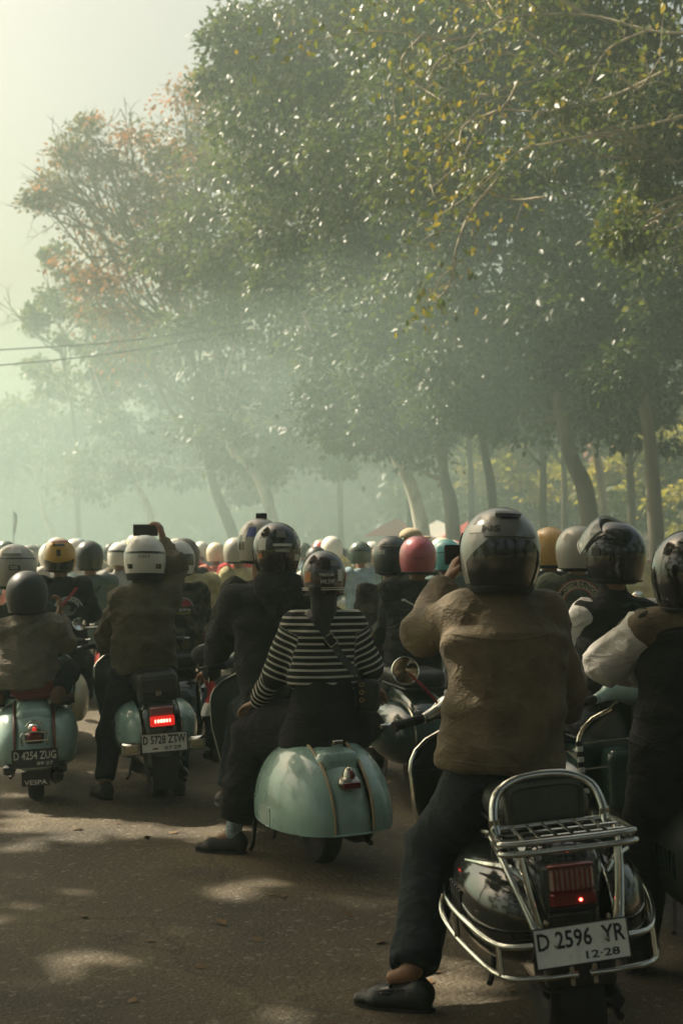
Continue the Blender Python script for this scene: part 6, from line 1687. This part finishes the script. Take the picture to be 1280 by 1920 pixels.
PEAK = new_mesh('peak', mb.V, mb.F); PEAK.materials.append(H_BLACK)
G = [[hm_.S(t_, z_, .0022) for t_ in np.radians(np.linspace(-180, 180, 37))] for z_ in (.02, .045)]
STRP = new_mesh('stripe_band', *(lambda m_: (m_.V, m_.F))(MB().grid(G))); STRP.materials.append(H_BLACK)
HC = [('white', H_WHITE), ('warm grey', H_GREY), ('matt black', H_MATTE), ('cream', HP('cream_helmet_paint', (.60, .54, .38))), ('pale blue', HP('pale_blue_helmet_paint', (.30, .40, .44))), ('red', HP('red_helmet_paint', (.42, .04, .035))), ('silver', H_SILVER), ('dark green', HP('dark_green_helmet_paint', (.04, .07, .05))), ('mustard', H_YEL), ('brown', HP('brown_helmet_paint', (.18, .10, .05))), ('teal', H_TEAL), ('pink', H_PINK)]
TC = [('black', BLACKC2), ('faded coral', CL('faded_coral_cloth', (.50, .20, .14))), ('off white', CL('off_white_cloth', (.60, .57, .50))), ('pale yellow', YELSH), ('grey green', CL('grey_green_cloth', (.16, .18, .13))), ('dark navy', CL('navy_cloth', (.03, .035, .05))), ('sky blue', CL('sky_blue_cloth', (.26, .36, .40))), ('brown', CL('brown_cloth', (.12, .08, .05))), ('light grey', CL('light_grey_cloth', (.36, .36, .33))), ('bright red', CL('bright_red_cloth', (.45, .05, .05))), ('olive', OLIVE), ('camouflage', CAMO)]
EX = [('plain', None), ('dark banded', STRP), ('peaked', PEAK), ('visored', VIS)]
POSEW = ['', 'hand raised', 'leaning forward', 'looking aside']
g = np.random.default_rng(12)
combos = [(a, b, c) for a in range(12) for b in range(12) for c in range(4)]
wH = np.array([6, 3, 1.5, 4, 1.2, .8, 1.5, .8, .05, .7, .3, .1]); wT = np.array([1.2, 1.6, 3, 1.6, 1.4, .7, 1.4, .8, 2.2, .9, .9, .4])
wt = np.array([wH[a] * wT[b] for a, b, c in combos]); order = g.choice(len(combos), len(combos), replace=False, p=wt / wt.sum())
taken = [(q['root'][0], q['root'][1]) for q in (pa, pb, pc, pd, pe, pf, pg, pv_, ph_, pk, pp, pq, pr, pm, pl, pe2)] + [at(835, 1040, 12.5)[:2], at(372, 1040, 12.6)[:2], at(450, 1040, 15.5)[:2], at(1030, 1040, 9.9)[:2]]
# one plain scooter whose copies carry the nearer part of the crowd
S0, _ = scooter('x', (0, 0), 0, 0, dict(paint=CREAM, glove=False, seam_m=CHROME_OLD, mirrors=(-1, 1), mirror_r=.06))
def all_children(o): return [c for c in bpy.data.objects if c.parent is o]
KIDS = {}
def walk(o):
    KIDS[o.name] = [c for c in COL.objects if c.parent is o]
    for c in KIDS[o.name]: walk(c)
walk(S0)
def copy_tree(o, parent=None, paint=None):
    c = o.copy(); COL.objects.link(c); c.parent = parent
    if paint is not None and o.type == 'MESH' and len(o.data.materials) and o.data.materials[0] is CREAM: own_material(c, paint)
    for k in KIDS[o.name]: copy_tree(k, c, paint)
    return c
SPAINT = [('cream', None), ('sky blue', mat('sky_blue_paint', (.2, .32, .38), .3, coat=.6)), ('tomato red', mat('tomato_red_paint', (.4, .05, .04), .3, coat=.6)), ('mint', MINT), ('white', mat('white_paint', (.7, .68, .62), .3, coat=.6)), ('grey', GREYGREEN), ('black', BLACKP), ('dark green', DGREEN)]
n = 0; ns = 0; firstS = True
spots = []
Y = 13.4
while Y < 62:
    step = .85 if Y < 30 else 1.0
    lo, hi = -.27 * Y, min(.27 * Y, edge_x(Y) - .5)
    X = lo + g.uniform(0, .8)
    while X < hi:
        spots.append((X + g.normal(0, .10), Y + g.normal(0, .25)))
        X += g.uniform(.60, .86) * (1 if Y < 30 else 1.15)
    Y += g.uniform(1.5, 2.0) * (1 if Y < 30 else 1.5)
for X, Y in spots:
    if any((X - a) ** 2 + (Y - b) ** 2 < .95 ** 2 or (abs(X - a) < .42 and abs(Y - b) < 1.5) for a, b in taken): continue
    if Y < 15.5 and 570 < 640 + FPX * X / Y < 700: continue
    if n >= 285: break
    ci = combos[order[n]]; k = int(g.choice(4, p=[.55, .12, .2, .13]))
    bm, jm, tm, hc_ = POSES[k]
    px_ = 640 + FPX * X / Y
    o = bpy.data.objects.new('person', bm); COL.objects.link(o)
    yaw = 17 + g.normal(0, 9); sc_ = g.normal(1.0, .03)
    o.location = (X, Y, 0); o.rotation_euler = (0, 0, math.radians(yaw)); o.scale = (sc_,) * 3
    own_material(o, [SKIN, SKIN_D][n % 2])
    hn, hmm = HC[ci[0]]; tn, tm_ = TC[ci[1]]; en, em = EX[ci[2]]
    where = 'near' if Y < 17 else 'amid the crowd' if Y < 28 else 'in haze'
    tag(o, ' '.join(f'{tn} jacket rider with {en} {hn} helmet {POSEW[k]} {where}'.split()), 'person', 'riders in the crowd ahead')
    j = link('jacket', jm, None, o); own_material(j, tm_)
    link('trousers', tm, None, o)
    h_ = link('helmet', HFULL if ci[2] == 3 else HSH, None, o, hc_, (math.radians(g.normal(-2, 4)), math.radians(g.normal(0, 4)), math.radians(g.normal(0, 14) - (37 if k == 3 else 0)))); own_material(h_, hmm)
    h_.scale = (g.uniform(.94, 1.04),) * 3
    if em is not None:
        x_ = link(em.name.split('.')[0], em, None, h_)
    n += 1
    if Y < 22 and ns < 34:
        pn, pm_ = SPAINT[int(g.choice(8, p=[.1, .14, .1, .16, .18, .12, .1, .1]))]
        if firstS: c = S0; firstS = False
        else: c = copy_tree(S0, None, pm_)
        if c is S0: pn = 'cream'
        f = np.array([-math.sin(math.radians(yaw)), math.cos(math.radians(yaw))])
        c.location = (X - f[0] * .12, Y - f[1] * .12, 0); c.rotation_euler = (0, math.radians(g.normal(-1, 2)), math.radians(yaw))
        tag(c, f'{pn} scooter ridden by the {tn} jacket and {en} {hn} helmet rider', 'scooter', 'scooters in the crowd'); ns += 1
print('crowd', n, 'scooters', ns)

# smoke drifting over the middle of the crowd
sm = bpy.data.materials.new('exhaust_smoke'); sm.use_nodes = True
t = sm.node_tree; t.nodes.remove(t.nodes['Principled BSDF'])
pv = t.nodes.new('ShaderNodeVolumePrincipled'); pv.inputs['Color'].default_value = (.46, .61, .59, 1); pv.inputs['Density'].default_value = .0085; pv.inputs['Anisotropy'].default_value = .4
t.links.new(pv.outputs[0], t.nodes['Material Output'].inputs['Volume'])
for px, py, Y, r, lab in [(520, 900, 34, (9, 13, 4.2), 'thickest bank of exhaust smoke over the middle of the crowd'), (250, 930, 46, (11, 17, 4.6), 'bank of exhaust smoke further down the road'), (700, 740, 27, (4.5, 5, 2.6), 'puff of smoke rising before the leaning trunks'), (1040, 730, 24, (5.5, 5.5, 3.4), 'thin smoke veil under the right-hand canopy'), (60, 960, 70, (18, 24, 6), 'far smoke bank where the road vanishes')]:
    c = at(px, py, Y); mb = MB().ell((0, 0, 0), r, 20)
    V = np.array(mb.V); u = V / np.array(r); V = V * (1 + .16 * vnoise(u * 1.6 + px))[:, None]
    V[:, 2] = np.maximum(V[:, 2] + c[2], .25) - c[2]
    o = link('smoke', new_mesh('smoke', V, mb.F), sm, None, c); tag(o, lab, 'smoke', kind='stuff')
